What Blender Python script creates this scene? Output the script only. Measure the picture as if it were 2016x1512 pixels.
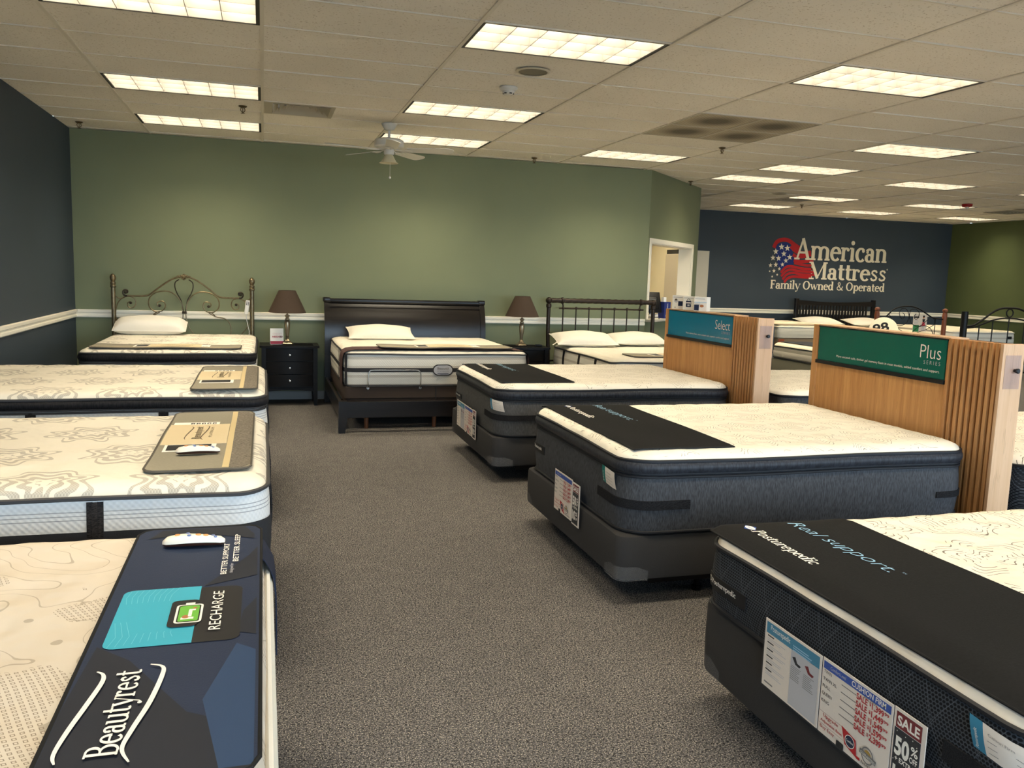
import bpy, bmesh, math, random
from mathutils import Vector, Matrix
from mathutils.geometry import tessellate_polygon

SC = bpy.context.scene
COL = SC.collection
for _o in list(bpy.data.objects):
    bpy.data.objects.remove(_o)
PI = math.pi
random.seed(7)

# ---------------------------------------------------------------- camera
EYE = 1.606
cam_data = bpy.data.cameras.new('camera')
cam = bpy.data.objects.new('camera', cam_data)
COL.objects.link(cam)
SC.camera = cam
cam_data.sensor_width = 36.0
cam_data.lens = 29.576
cam_data.clip_start = 0.05
_yaw, _pit, _rol = 0.28930, -0.12962, 0.03251
_f = Vector((math.sin(_yaw)*math.cos(_pit), math.cos(_yaw)*math.cos(_pit), math.sin(_pit)))
_r = Vector((math.cos(_yaw), -math.sin(_yaw), 0))
_u = _r.cross(_f)
_r2 = math.cos(_rol)*_r + math.sin(_rol)*_u
_u2 = -math.sin(_rol)*_r + math.cos(_rol)*_u
_M = Matrix((_r2, _u2, -_f)).transposed().to_4x4()
_M.translation = Vector((0, 0, EYE))
cam.matrix_world = _M

# ---------------------------------------------------------------- world, exposure
DAY = 12.5            # daylight outside the shop windows
TUBE = 33.5           # fluorescent troffers
world = bpy.data.worlds.new('sky')
SC.world = world
world.use_nodes = True
_bg = world.node_tree.nodes['Background']
_bg.inputs[0].default_value = (0.60, 0.80, 1.0, 1)
_bg.inputs[1].default_value = DAY
SC.view_settings.view_transform = 'Standard'
SC.view_settings.look = 'None'
SC.view_settings.exposure = 0.0
SC.view_settings.gamma = 1.0
SC.view_settings.use_curve_mapping = False

def window_daylight(x0, x1, z0, z1, y):
    """portal: guides the sampling of the sky through a window opening"""
    d = bpy.data.lights.new('window_portal', 'AREA')
    d.shape = 'RECTANGLE'
    d.size, d.size_y = x1-x0, z1-z0
    d.cycles.is_portal = True
    o = bpy.data.objects.new('window_portal', d)
    COL.objects.link(o)
    o.location = ((x0+x1)/2, y, (z0+z1)/2)
    o.rotation_euler = (PI/2, 0, 0)     # -Z of the lamp looks into the room (+Y)
    o['kind'] = 'helper'

# ---------------------------------------------------------------- colour and node helpers
def lin(c):
    return tuple(((v/255)/12.92 if v/255 <= 0.04045 else ((v/255+0.055)/1.055)**2.4) for v in c)

class S:
    """a socket or a number with arithmetic that grows math nodes"""
    def __init__(s, g, v): s.g, s.v = g, v
    def _op(s, op, *o): return s.g.math(op, s, *o)
    def __add__(s, o): return s._op('ADD', o)
    __radd__ = __add__
    def __sub__(s, o): return s._op('SUBTRACT', o)
    def __rsub__(s, o): return s.g.math('SUBTRACT', o, s)
    def __mul__(s, o): return s._op('MULTIPLY', o)
    __rmul__ = __mul__
    def __truediv__(s, o): return s._op('DIVIDE', o)
    def sin(s): return s._op('SINE')
    def cos(s): return s._op('COSINE')
    def abs(s): return s._op('ABSOLUTE')
    def fract(s): return s._op('FRACT')
    def floor(s): return s._op('FLOOR')
    def sqrt(s): return s._op('SQRT')
    def lt(s, o): return s._op('LESS_THAN', o)
    def gt(s, o): return s._op('GREATER_THAN', o)
    def max(s, o): return s._op('MAXIMUM', o)
    def min(s, o): return s._op('MINIMUM', o)
    def step(s, a, b): return s.g.ramp(s, a, b)

class G:
    def __init__(s, name, rough=0.7, metal=0.0, spec=0.35):
        s.m = bpy.data.materials.new(name)
        s.m.use_nodes = True
        s.t = s.m.node_tree
        s.b = s.t.nodes['Principled BSDF']
        s.b.inputs['Roughness'].default_value = rough
        s.b.inputs['Metallic'].default_value = metal
        s.b.inputs['Specular IOR Level'].default_value = spec
    def node(s, t, **kw):
        n = s.t.nodes.new(t)
        for k, v in kw.items(): setattr(n, k, v)
        return n
    def put(s, sock, v):
        if isinstance(v, S): v = v.v
        if isinstance(v, bpy.types.NodeSocket): s.t.links.new(v, sock)
        elif isinstance(v, tuple) and len(v) == 3 and sock.type == 'RGBA': sock.default_value = (*v, 1)
        else: sock.default_value = v
    def math(s, op, *a):
        n = s.node('ShaderNodeMath', operation=op)
        for i, v in enumerate(a): s.put(n.inputs[i], v)
        return S(s, n.outputs[0])
    def xyz(s):
        c = s.node('ShaderNodeTexCoord')
        x = s.node('ShaderNodeSeparateXYZ')
        s.t.links.new(c.outputs['Object'], x.inputs[0])
        s.co = c.outputs['Object']
        return [S(s, x.outputs[i]) for i in range(3)]
    def vec(s, x, y, z=0.0):
        n = s.node('ShaderNodeCombineXYZ')
        for i, v in enumerate((x, y, z)): s.put(n.inputs[i], v)
        return n.outputs[0]
    def noise(s, scale, detail=2.0, vec=None, rough=0.5, dist=0.0):
        n = s.node('ShaderNodeTexNoise')
        if vec is None:
            if not hasattr(s, 'co'): s.xyz()
            vec = s.co
        s.t.links.new(vec, n.inputs['Vector'])
        n.inputs['Scale'].default_value = scale
        n.inputs['Detail'].default_value = detail
        n.inputs['Roughness'].default_value = rough
        n.inputs['Distortion'].default_value = dist
        return S(s, n.outputs[0])
    def voronoi(s, scale, feature='F1', vec=None):
        n = s.node('ShaderNodeTexVoronoi', feature=feature)
        if not hasattr(s, 'co'): s.xyz()
        s.t.links.new(vec or s.co, n.inputs['Vector'])
        n.inputs['Scale'].default_value = scale
        return S(s, n.outputs[0])
    def ramp(s, v, a, b):
        n = s.node('ShaderNodeMapRange')
        s.put(n.inputs[0], v)
        n.inputs[1].default_value, n.inputs[2].default_value = a, b
        return S(s, n.outputs[0])
    def mix(s, f, a, b):
        n = s.node('ShaderNodeMix', data_type='RGBA')
        s.put(n.inputs[0], f); s.put(n.inputs[6], a); s.put(n.inputs[7], b)
        return S(s, n.outputs[2])
    def color(s, v):
        s.put(s.b.inputs['Base Color'], v)
        return s
    def bump(s, h, dist=0.002, strength=0.6):
        n = s.node('ShaderNodeBump')
        n.inputs['Strength'].default_value = strength
        n.inputs['Distance'].default_value = dist
        s.put(n.inputs['Height'], h)
        s.t.links.new(n.outputs[0], s.b.inputs['Normal'])
        return s

def plain(name, rgb, rough=0.6, metal=0.0, spec=0.35, bump=None, vary=0.0):
    g = G(name, rough, metal, spec)
    c = lin(rgb)
    if vary:
        n = g.noise(bump[0]*0.5 if bump else 20, 3)
        g.color(g.mix(n.step(0.3, 0.7), tuple(v*(1-vary) for v in c), tuple(min(1, v*(1+vary)) for v in c)))
    else:
        g.color(c)
    if bump: g.bump(g.noise(bump[0], 3), bump[1], 0.7)
    return g.m

# ---------------------------------------------------------------- mesh helpers
class MB:
    def __init__(s): s.v, s.f, s.m = [], [], []
    def add(s, vs, fs, mi=0, mt=None):
        n = len(s.v)
        if mt is not None: vs = [mt @ Vector(q) for q in vs]
        s.v += [tuple(q) for q in vs]
        s.f += [tuple(i+n for i in q) for q in fs]
        s.m += [mi]*len(fs)
        return s
    def box(s, x0, x1, y0, y1, z0, z1, bev=0.0, mi=0, mt=None, seg=2):
        vs = [(x, y, z) for x in (x0, x1) for y in (y0, y1) for z in (z0, z1)]
        fs = [(0, 1, 3, 2), (4, 6, 7, 5), (0, 4, 5, 1), (2, 3, 7, 6), (0, 2, 6, 4), (1, 5, 7, 3)]
        if not bev: return s.add(vs, fs, mi, mt)
        bm = bmesh.new()
        bv = [bm.verts.new(q) for q in vs]
        for q in fs: bm.faces.new([bv[i] for i in q])
        bmesh.ops.bevel(bm, geom=list(bm.edges), offset=bev, segments=seg, profile=0.5, affect='EDGES')
        bm.verts.index_update()
        s.add([q.co.copy() for q in bm.verts], [[w.index for w in q.verts] for q in bm.faces], mi, mt)
        bm.free()
        return s
    def loft(s, rings, closed=True, cap0=False, cap1=False, mi=0, mt=None):
        n = len(rings[0]); vs = [q for r in rings for q in r]; fs = []
        for i in range(len(rings)-1):
            for j in range(n if closed else n-1):
                k = (j+1) % n
                fs.append((i*n+j, i*n+k, (i+1)*n+k, (i+1)*n+j))
        if cap0: fs.append(tuple(range(n))[::-1])
        if cap1: fs.append(tuple(range((len(rings)-1)*n, len(rings)*n)))
        return s.add(vs, fs, mi, mt)
    def tube(s, pts, r, n=8, closed=False, mi=0, mt=None, rz=None):
        P = [Vector(q) for q in pts]; N = len(P); rings = []
        rr = r if isinstance(r, (list, tuple)) else [r]*N
        up = None
        for i in range(N):
            a = P[(i-1) % N] if (closed or i) else P[0]
            b = P[(i+1) % N] if (closed or i < N-1) else P[-1]
            t = (b-a).normalized()
            if up is None:
                up = Vector((0, 0, 1)) if abs(t.z) < 0.9 else Vector((1, 0, 0))
            up = (up - t*up.dot(t)).normalized()
            w = t.cross(up)
            rings.append([P[i] + (math.cos(2*PI*k/n)*up + math.sin(2*PI*k/n)*w)*rr[i] for k in range(n)])
        if closed: rings.append(rings[0])
        return s.loft(rings, True, not closed, not closed, mi, mt)
    def lathe(s, prof, cx=0, cy=0, n=20, mi=0, mt=None, cap=True):
        rings = [[(cx+r*math.cos(2*PI*k/n), cy+r*math.sin(2*PI*k/n), z) for k in range(n)] for r, z in prof]
        return s.loft(rings, True, cap, cap, mi, mt)
    def ball(s, c, r, n=12, mi=0, sz=1.0):
        pr = [(max(1e-4, r*math.sin(PI*i/8)), -r*sz*math.cos(PI*i/8)) for i in range(9)]
        return s.lathe([(a, b+c[2]) for a, b in pr], c[0], c[1], n, mi)
    def prism(s, poly, d0, d1, mp, mi=0):
        """2-D outline pushed from depth d0 to d1; mp(u, v, d) -> xyz"""
        n = len(poly)
        vs = [mp(u, v, d0) for u, v in poly] + [mp(u, v, d1) for u, v in poly]
        tr = tessellate_polygon([[Vector((u, v, 0)) for u, v in poly]])
        fs = [tuple(t) for t in tr] + [tuple(i+n for i in t)[::-1] for t in tr]
        fs += [(i, (i+1) % n, (i+1) % n+n, i+n) for i in range(n)]
        return s.add(vs, fs, mi)
    def build(s, name, mats, parent=None, smooth=32, fix=True):
        me = bpy.data.meshes.new(name)
        me.from_pydata(s.v, [], s.f)
        for q in (mats if isinstance(mats, (list, tuple)) else [mats]): me.materials.append(q)
        me.polygons.foreach_set('material_index', s.m)
        if fix:
            bm = bmesh.new(); bm.from_mesh(me)
            bmesh.ops.recalc_face_normals(bm, faces=bm.faces)
            bm.to_mesh(me); bm.free()
        me.update()
        if smooth:
            me.shade_smooth()
            me.set_sharp_from_angle(angle=math.radians(smooth))
        o = bpy.data.objects.new(name, me)
        COL.objects.link(o)
        if parent is not None: o.parent = parent
        return o

def thing(name, label, cat, loc=(0, 0, 0), rz=0.0, group=None):
    o = bpy.data.objects.new(name, None)
    COL.objects.link(o)
    o.empty_display_size = 0.1
    o.location = loc
    o.rotation_euler = (0, 0, rz)
    o['label'] = label; o['category'] = cat
    if group: o['group'] = group
    return o
def tag(o, label, cat, group=None):
    o['label'] = label; o['category'] = cat
    if group: o['group'] = group
    return o
def struct(o):
    o['kind'] = 'structure'
    return o
def dup(root, loc, label, rz=None, group=None):
    r = root.copy(); COL.objects.link(r); r.location = loc
    if rz is not None: r.rotation_euler = (0, 0, rz)
    r['label'] = label
    if group: r['group'] = group
    for ch in list(root.children):
        c = ch.copy(); COL.objects.link(c); c.parent = r
        for gch in list(ch.children):
            d = gch.copy(); COL.objects.link(d); d.parent = c
    return r

def smoothpath(pts, n=6):
    """Catmull-Rom through the points"""
    P = [Vector(q) for q in pts]; out = []
    for i in range(len(P)-1):
        a, b, c, d = P[max(0, i-1)], P[i], P[i+1], P[min(len(P)-1, i+2)]
        for k in range(n):
            t = k/n
            out.append(0.5*((2*b)+(c-a)*t+(2*a-5*b+4*c-d)*t*t+(3*b-a-3*c+d)*t**3))
    out.append(P[-1])
    return out

# ---------------------------------------------------------------- lettering
_cache = {}
def font_geo(s, bold=0.0):
    k = (s, bold)
    if k in _cache: return _cache[k]
    cu = bpy.data.curves.new('t', 'FONT'); cu.body = s; cu.size = 1.0; cu.offset = bold; cu.resolution_u = 3
    o = bpy.data.objects.new('t', cu); COL.objects.link(o)
    dg = bpy.context.evaluated_depsgraph_get(); dg.update()
    me = o.evaluated_get(dg).to_mesh()
    vs = [(q.co.x, q.co.y) for q in me.vertices]; fs = [tuple(p.vertices) for p in me.polygons]
    o.evaluated_get(dg).to_mesh_clear()
    bpy.data.objects.remove(o); bpy.data.curves.remove(cu)
    if not vs: vs, fs = [(0, 0)], []
    _cache[k] = (vs, fs)
    return _cache[k]

TH, TN, SF = 0.15, 0.07, 0.06
def _stroke(pts, w=None):
    """pen stroke; a broad nib unless a width is given"""
    P = [Vector(q) for q in pts]; vs = []; fs = []
    for i, p in enumerate(P):
        t = (P[min(i+1, len(P)-1)]-P[max(i-1, 0)]).normalized()
        n = Vector((-t.y, t.x))
        h = (math.hypot(n.x*TH, n.y*TN) if w is None else w)/2
        vs += [tuple(p+n*h), tuple(p-n*h)]
        if i: fs.append((2*i-2, 2*i-1, 2*i+1, 2*i))
    return vs, fs
def _arc(cx, cy, rx, ry, a0, a1, w=None):
    n = max(6, int(abs(a1-a0)/12))
    return _stroke([(cx+rx*math.cos(math.radians(a0+(a1-a0)*k/n)), cy+ry*math.sin(math.radians(a0+(a1-a0)*k/n))) for k in range(n+1)], w)
def _dot(cx, cy, r):
    return ([(cx+r*math.cos(k*PI/6), cy+r*math.sin(k*PI/6)) for k in range(12)], [tuple(range(12))])
def _L(*p, w=None): return _stroke(p, w)
def _sf(x, y, w): return _stroke([(x-w/2, y), (x+w/2, y)], SF)
X = 0.66
def _glyphs():
    st = lambda x, y0, y1: _L((x, y0), (x, y1))
    g = {}
    g['A'] = (.86, [_L((.40, 1), (.1, 0), w=TN), _L((.38, 1.02), (.74, 0), w=.16), _L((.18, .33), (.62, .33)), _sf(.1, .03, .3), _sf(.74, .03, .34)])
    g['m'] = (1.1, [st(.14, 0, .62), st(.54, 0, .5), st(.94, 0, .5), _arc(.34, .44, .2, .19, 178, 0), _arc(.74, .44, .2, .19, 178, 0), _sf(.14, .03, .29), _sf(.54, .03, .27), _sf(.94, .03, .29), _sf(.08, .63, .18)])
    g['n'] = (.7, [st(.14, 0, .62), st(.54, 0, .5), _arc(.34, .44, .2, .19, 178, 0), _sf(.14, .03, .29), _sf(.54, .03, .29), _sf(.08, .63, .18)])
    g['e'] = (.62, [_arc(.32, .33, .23, .31, 0, 318), _L((.1, .38), (.55, .38))])
    g['r'] = (.5, [st(.14, 0, .62), _arc(.3, .45, .16, .17, 175, 60), _dot(.4, .56, .085), _sf(.15, .03, .32), _sf(.08, .63, .18)])
    g['i'] = (.34, [st(.16, 0, .64), _dot(.16, .9, .11), _sf(.16, .03, .29), _sf(.09, .63, .18)])
    g['c'] = (.56, [_arc(.32, .33, .23, .31, 48, 318), _dot(.45, .53, .085)])
    g['a'] = (.62, [st(.43, .08, .48), _arc(.27, .46, .16, .17, 0, 160), _dot(.14, .48, .075), _arc(.26, .19, .17, .17, 50, 330), _L((.43, .1), (.48, .03), (.58, .04))])
    g['M'] = (1.12, [_L((.16, 0), (.16, .98), w=.07), st(.92, 0, 1), _L((.14, .98), (.52, .04), w=.17), _L((.5, .04), (.9, .98), w=.07), _sf(.16, .03, .3), _sf(.92, .03, .34), _sf(.1, .97, .24), _sf(.96, .97, .24)])
    g['t'] = (.44, [st(.18, .12, .88), _arc(.3, .16, .12, .13, 180, 320), _L((.02, .62), (.4, .62))])
    g['s'] = (.52, [_stroke([(.42, .5), (.36, .6), (.25, .62), (.14, .56), (.13, .46), (.22, .37), (.34, .3), (.42, .2), (.38, .09), (.25, .04), (.13, .07), (.08, .17)], .115)])
    g['F'] = (.68, [st(.18, 0, 1), _L((.05, .97), (.62, .97)), _L((.6, .98), (.6, .8), w=.05), _L((.2, .53), (.48, .53)), _L((.48, .62), (.48, .42), w=.05), _sf(.18, .03, .34)])
    g['l'] = (.34, [st(.16, 0, 1.04), _sf(.16, .03, .29), _sf(.09, 1.02, .18)])
    g['y'] = (.66, [_L((.1, .64), (.36, .02), w=.15), _L((.6, .64), (.3, -.2), (.2, -.27), w=.06), _dot(.15, -.24, .08), _sf(.1, .63, .26), _sf(.6, .63, .2)])
    g['O'] = (.96, [_arc(.46, .5, .36, .48, 0, 360)])
    g['w'] = (.98, [_L((.1, .64), (.3, .02), w=.15), _L((.3, .02), (.48, .6), w=.06), _L((.44, .64), (.66, .02), w=.15), _L((.66, .02), (.88, .64), w=.06), _sf(.1, .63, .24), _sf(.88, .63, .2)])
    g['d'] = (.7, [_arc(.29, .33, .2, .31, 0, 360), st(.52, .02, 1.04), _sf(.46, 1.02, .18), _sf(.58, .03, .18)])
    g['p'] = (.7, [st(.16, -.3, .62), _arc(.39, .33, .2, .31, 0, 360), _sf(.16, -.27, .29), _sf(.1, .63, .18)])
    g['u'] = (.72, [st(.14, .15, .64), _arc(.33, .18, .19, .16, 180, 340), st(.54, .02, .64), _sf(.09, .63, .2), _sf(.49, .63, .2), _sf(.6, .03, .18)])
    g['o'] = (.64, [_arc(.32, .33, .23, .31, 0, 360)])
    g['P'] = (.72, [st(.18, 0, 1), _L((.05, .97), (.35, .97)), _arc(.34, .73, .27, .24, 90, -90), _L((.2, .49), (.35, .49)), _sf(.18, .03, .34)])
    g['B'] = (.76, [st(.18, 0, 1), _L((.02, .97), (.35, .97)), _arc(.34, .76, .24, .21, 90, -90), _arc(.34, .28, .31, .26, 90, -90), _L((.2, .54), (.35, .54)), _L((.05, .03), (.36, .03))])
    g['&'] = (.92, [_stroke([(.84, .5), (.74, .26), (.56, .08), (.36, .03), (.16, .12), (.12, .3), (.24, .46), (.44, .6), (.5, .78), (.42, .94), (.3, .96), (.22, .84), (.28, .66), (.52, .3), (.72, .08), (.88, .03)], .11)])
    return g
GL = {'serif': _glyphs()}
TH, TN, SF = 0.185, 0.10, 0.085
GL['serif_bold'] = _glyphs()
def serif_geo(s, face):
    if (face, s) in _cache: return _cache[(face, s)]
    vs, fs, ex, x = [], [], [], 0.0
    for ch in s:
        if ch == ' ': x += 0.34; continue
        adv, strokes = GL[face][ch]
        for i, (v, f) in enumerate(strokes):
            n = len(vs)
            ex += [i+1]*len(v)
            vs += [(a+x, b) for a, b in v]; fs += [tuple(i+n for i in q) for q in f]
        x += adv
    _cache[(face, s)] = (vs, fs, ex)
    return vs, fs, ex

class Print:
    """flat marks on a surface: (u, v) in metres, layers stacked by a hair"""
    def __init__(s): s.mb = []; s.mats = []; s.l = 0
    def _mi(s, m):
        if m not in s.mats: s.mats.append(m)
        return s.mats.index(m)
    def geo(s, vs, fs, m, up=True, ex=None):
        if up: s.l += 1
        s.mb.append((vs, fs, s._mi(m), s.l, ex or [0]*len(vs))); return s
    def rect(s, u0, v0, u1, v1, m, up=True): return s.geo([(u0, v0), (u1, v0), (u1, v1), (u0, v1)], [(0, 1, 2, 3)], m, up)
    def poly(s, pts, m):
        return s.geo(list(pts), [tuple(t) for t in tessellate_polygon([[Vector((a, b, 0)) for a, b in pts]])], m)
    def rrect(s, u0, v0, u1, v1, r, m):
        pts = []
        for cx, cy, a in ((u1-r, v1-r, 0), (u0+r, v1-r, 90), (u0+r, v0+r, 180), (u1-r, v0+r, 270)):
            pts += [(cx+r*math.cos(math.radians(a+k*22.5)), cy+r*math.sin(math.radians(a+k*22.5))) for k in range(5)]
        return s.geo(pts, [tuple(range(20))], m)
    def ell(s, cu, cv, ru, rv, m, n=20): return s.geo([(cu+ru*math.cos(2*PI*k/n), cv+rv*math.sin(2*PI*k/n)) for k in range(n)], [tuple(range(n))], m)
    def ring(s, cu, cv, ru, rv, w, m, n=24):
        vs = []
        for k in range(n):
            c, q = math.cos(2*PI*k/n), math.sin(2*PI*k/n)
            vs += [(cu+ru*c, cv+rv*q), (cu+(ru-w)*c, cv+(rv-w)*q)]
        return s.geo(vs, [(2*k, 2*k+1, (2*k+3) % (2*n), (2*k+2) % (2*n)) for k in range(n)], m)
    def line(s, pts, w, m, taper=False):
        P = [Vector(q) for q in pts]; vs = []; fs = []; N = len(P)
        for i, p in enumerate(P):
            t = (P[min(i+1, N-1)]-P[max(i-1, 0)]).normalized(); n = Vector((-t.y, t.x))
            h = w/2*(math.sin(PI*(0.06+0.88*i/(N-1)))**0.7 if taper else 1)
            vs += [tuple(p+n*h), tuple(p-n*h)]
            if i: fs.append((2*i-2, 2*i-1, 2*i+1, 2*i))
        return s.geo(vs, fs, m)
    def star(s, cu, cv, r, m, rot=0.0):
        vs = [(cu+(r if k % 2 == 0 else r*0.42)*math.sin(k*PI/5+rot), cv+(r if k % 2 == 0 else r*0.42)*math.cos(k*PI/5+rot)) for k in range(10)]
        return s.geo(vs+[(cu, cv)], [(k, (k+1) % 10, 10) for k in range(10)], m)
    def text(s, t, u, v, h, m, fit=None, align='L', font='sans', bold=0.0, shear=0.0, rot=0.0):
        """h = cap height; fit = width to squeeze or stretch to"""
        vs, fs, ex = serif_geo(t, font) if font != 'sans' else (*font_geo(t, bold), None)
        x0, x1 = min(a for a, b in vs), max(a for a, b in vs)
        k = h if font != 'sans' else h/0.70
        sx = (fit/(x1-x0)) if fit else k
        w = (x1-x0)*sx
        du = {'L': 0, 'C': -w/2, 'R': -w}[align]
        c, q = math.cos(rot), math.sin(rot)
        out = []
        for a, b in vs:
            x, y = (a-x0)*sx+du+shear*b*k, b*k
            out.append((u+x*c-y*q, v+x*q+y*c))
        return s.geo(out, fs, m, True, ex)
    def lines(s, u0, u1, v, step, n, h, m, ragged=0.3):
        for i in range(n):
            s.rect(u0, v-i*step, u0+(u1-u0)*(1-ragged*random.random()), v-i*step+h, m, up=(i == 0))
        return s
    def build(s, name, mp, parent, e0=0.0006, e=0.0003, js=0.00012):
        b = MB()
        for vs, fs, mi, l, ex in s.mb: b.add([mp(u, v, e0+e*l+js*k) for (u, v), k in zip(vs, ex)], fs, mi)
        return b.build(name, s.mats, parent, smooth=0, fix=False)

# ---------------------------------------------------------------- materials
WHITE = plain('white_print', (240, 236, 226), 0.6)
CREAMP = plain('cream_print', (232, 222, 196), 0.6)
BLACKP = plain('black_print', (22, 22, 24), 0.6)
GREYP = plain('grey_print', (120, 118, 116), 0.6)
LGREYP = plain('pale_grey_print', (186, 186, 190), 0.6)
REDP = plain('red_print', (176, 24, 30), 0.55)
DREDP = plain('dark_red_print', (112, 14, 18), 0.55)
BLUEP = plain('blue_print', (36, 74, 158), 0.55)
TEALP = plain('teal_blue_print', (58, 128, 158), 0.55)
SKYP = plain('sky_blue_stitching', (150, 192, 220), 0.6)
NAVYP = plain('navy_print', (22, 36, 66), 0.6)
GOLDP = plain('gold_print', (170, 140, 70), 0.5)
PAPER = plain('white_card', (226, 216, 204), 0.5)
BOARDW = plain('white_board', (228, 218, 206), 0.35)
CREAM_TRIM = plain('cream_trim_paint', (250, 242, 222), 0.4)
BLACKPL = plain('black_plastic', (18, 18, 20), 0.35)
BLACKM = plain('black_metal', (20, 19, 20), 0.4, 0.6)
WHITEPL = plain('white_plastic', (225, 222, 214), 0.35)
GREYPL = plain('grey_plastic', (120, 120, 118), 0.5)

def carpet():
    g = G('grey_carpet', 0.95, 0, 0.1)
    x, y, z = g.xyz()
    n = g.noise(105, 2, rough=0.75)
    m = g.noise(9, 3)
    b = g.noise(190, 1)
    c = g.mix(n.step(0.36, 0.62), lin((30, 29, 29)), lin((106, 104, 104)))
    c = g.mix(b.gt(0.60), c, lin((172, 164, 152)))
    c = g.mix(m.step(0.3, 0.75)*0.25, c, lin((60, 58, 58)))
    g.color(c).bump(n+b*0.5, 0.004, 0.9)
    return g.m
def paint(name, rgb):
    g = G(name, 0.62, 0, 0.3)
    c = lin(rgb)
    g.color(g.mix(g.noise(1.3, 2).step(0.3, 0.7), tuple(v*0.96 for v in c), tuple(v*1.04 for v in c)))
    g.bump(g.noise(220, 2), 0.0008, 0.35)
    return g.m
def tile():
    g = G('ceiling_tile', 0.9, 0, 0.15)
    x, y, z = g.xyz()
    n = g.noise(70, 3)
    c = g.mix(g.noise(1.1, 3).step(0.3, 0.75), lin((226, 219, 206)), lin((236, 230, 218)))
    c = g.mix(n.lt(0.36), c, lin((196, 186, 168)))
    g.color(c).bump(n, 0.0015, 0.4)
    return g.m
def wood(name, a, b, along=2, scale=1.0):
    g = G(name, 0.42, 0, 0.4)
    p = g.xyz()
    k = [38*scale, 38*scale, 38*scale]; k[along] = 1.6*scale
    v = g.vec(p[0]*k[0], p[1]*k[1], p[2]*k[2])
    n = g.noise(1.0, 4, v, 0.6, 0.4)
    f = g.noise(4.0, 2, v)
    c = g.mix(n.step(0.3, 0.72), lin(a), lin(b))
    c = g.mix(f.gt(0.62)*0.35, c, tuple(v*0.6 for v in lin(a)))
    g.color(c).bump(n, 0.0006, 0.4)
    return g.m
def medallions(g, x, y, s, petals, freq, warp=0.035, seed=0.0):
    """distance-like field of flower medallions on a brick lattice, and the radius"""
    nx = g.noise(5.0, 2); 
    wx = x + (nx-0.5)*warp*2; wy = y + (g.noise(6.1, 2)-0.5)*warp*2
    row = ((wy/s).floor()*0.5).fract()
    cx = ((wx/s)+row+seed).fract()-0.5
    cy = (wy/s).fract()-0.5
    r = (cx*cx+cy*cy).sqrt()
    th = g.math('ARCTAN2', cy, cx)
    f = r*(1.0+(th*petals).cos()*0.16)
    b = (f*freq+(th*(petals/2.0)).cos()*0.8).sin()
    return f, b, r
def knit_damask():
    g = G('cream_knit_with_grey_damask', 0.85, 0, 0.15)
    x, y, z = g.xyz()
    f, b, r = medallions(g, x, y, 0.46, 8.0, 58.0, 0.05)
    m = b.gt(-0.1)*f.lt(0.36)*f.gt(0.05)
    hatch = ((x*620.0).sin()*(y*620.0).sin()).step(-0.5, 0.6)*0.35+0.5
    c = g.mix(m*hatch, lin((224, 217, 200)), lin((160, 153, 140)))
    g.color(c)
    q = g.noise(9, 2)
    g.bump(q*3.0+m*0.25+g.voronoi(7.0, 'SMOOTH_F1')*2.0, 0.012, 0.5)
    return g.m
def knit_lines(name, base, ink, s, petals, freq, amount, zmin):
    g = G(name, 0.85, 0, 0.15)
    x, y, z = g.xyz()
    f, b, r = medallions(g, x, y, s, petals, freq, 0.05)
    k = g.noise(14, 2)
    m = b.abs().lt(0.25)*z.gt(zmin)*k.gt(amount)*f.lt(0.48)
    g.color(g.mix(m*0.9, lin(base), lin(ink)))
    g.bump(g.noise(8, 2)*3.0-m*0.3+g.voronoi(6.0, 'SMOOTH_F1')*2.0, 0.012, 0.5)
    return g.m
def knit_diamonds():
    g = G('cream_knit_with_small_diamonds', 0.85, 0, 0.15)
    x, y, z = g.xyz()
    k = 62.0
    sx = x+(y*9.0).sin()*0.012
    u = ((sx+y*0.5)*k).fract()-0.5; v = ((y-sx*0.35)*k).fract()-0.5
    d = u.abs().max(v.abs())
    n = g.noise(3.2, 2)
    sq = d.lt(0.27)*d.gt(0.15)*n.gt(0.52)
    w = g.noise(4.5, 1)
    ln = ((w*9.0).fract()-0.5).abs().lt(0.028)*n.lt(0.55)
    m = (sq*0.75).max(ln*0.4)
    g.color(g.mix(m, lin((204, 194, 178)), lin((112, 98, 80))))
    g.bump(g.noise(6, 2)*4.0-m*0.2+g.voronoi(5.0, 'SMOOTH_F1')*2.0, 0.014, 0.6)
    return g.m
def knit_plain(name, rgb, sc=9.0):
    g = G(name, 0.85, 0, 0.15)
    c = lin(rgb)
    g.color(g.mix(g.noise(7, 2).step(0.3, 0.7), tuple(v*0.95 for v in c), c))
    g.bump(g.noise(sc, 2)*2.0+g.noise(160, 1)*0.3, 0.01, 0.5)
    return g.m
def heather(name, a, b, bscale=260.0, rough=0.75):
    g = G(name, rough, 0, 0.25)
    x, y, z = g.xyz()
    v = g.vec(x*bscale, y*bscale, z*bscale*0.12)
    n = g.noise(1.0, 2, v)
    g.color(g.mix(n.step(0.35, 0.65), lin(a), lin(b)))
    g.bump(g.noise(6, 2)+n*0.1, 0.01, 0.4)
    return g.m
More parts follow.
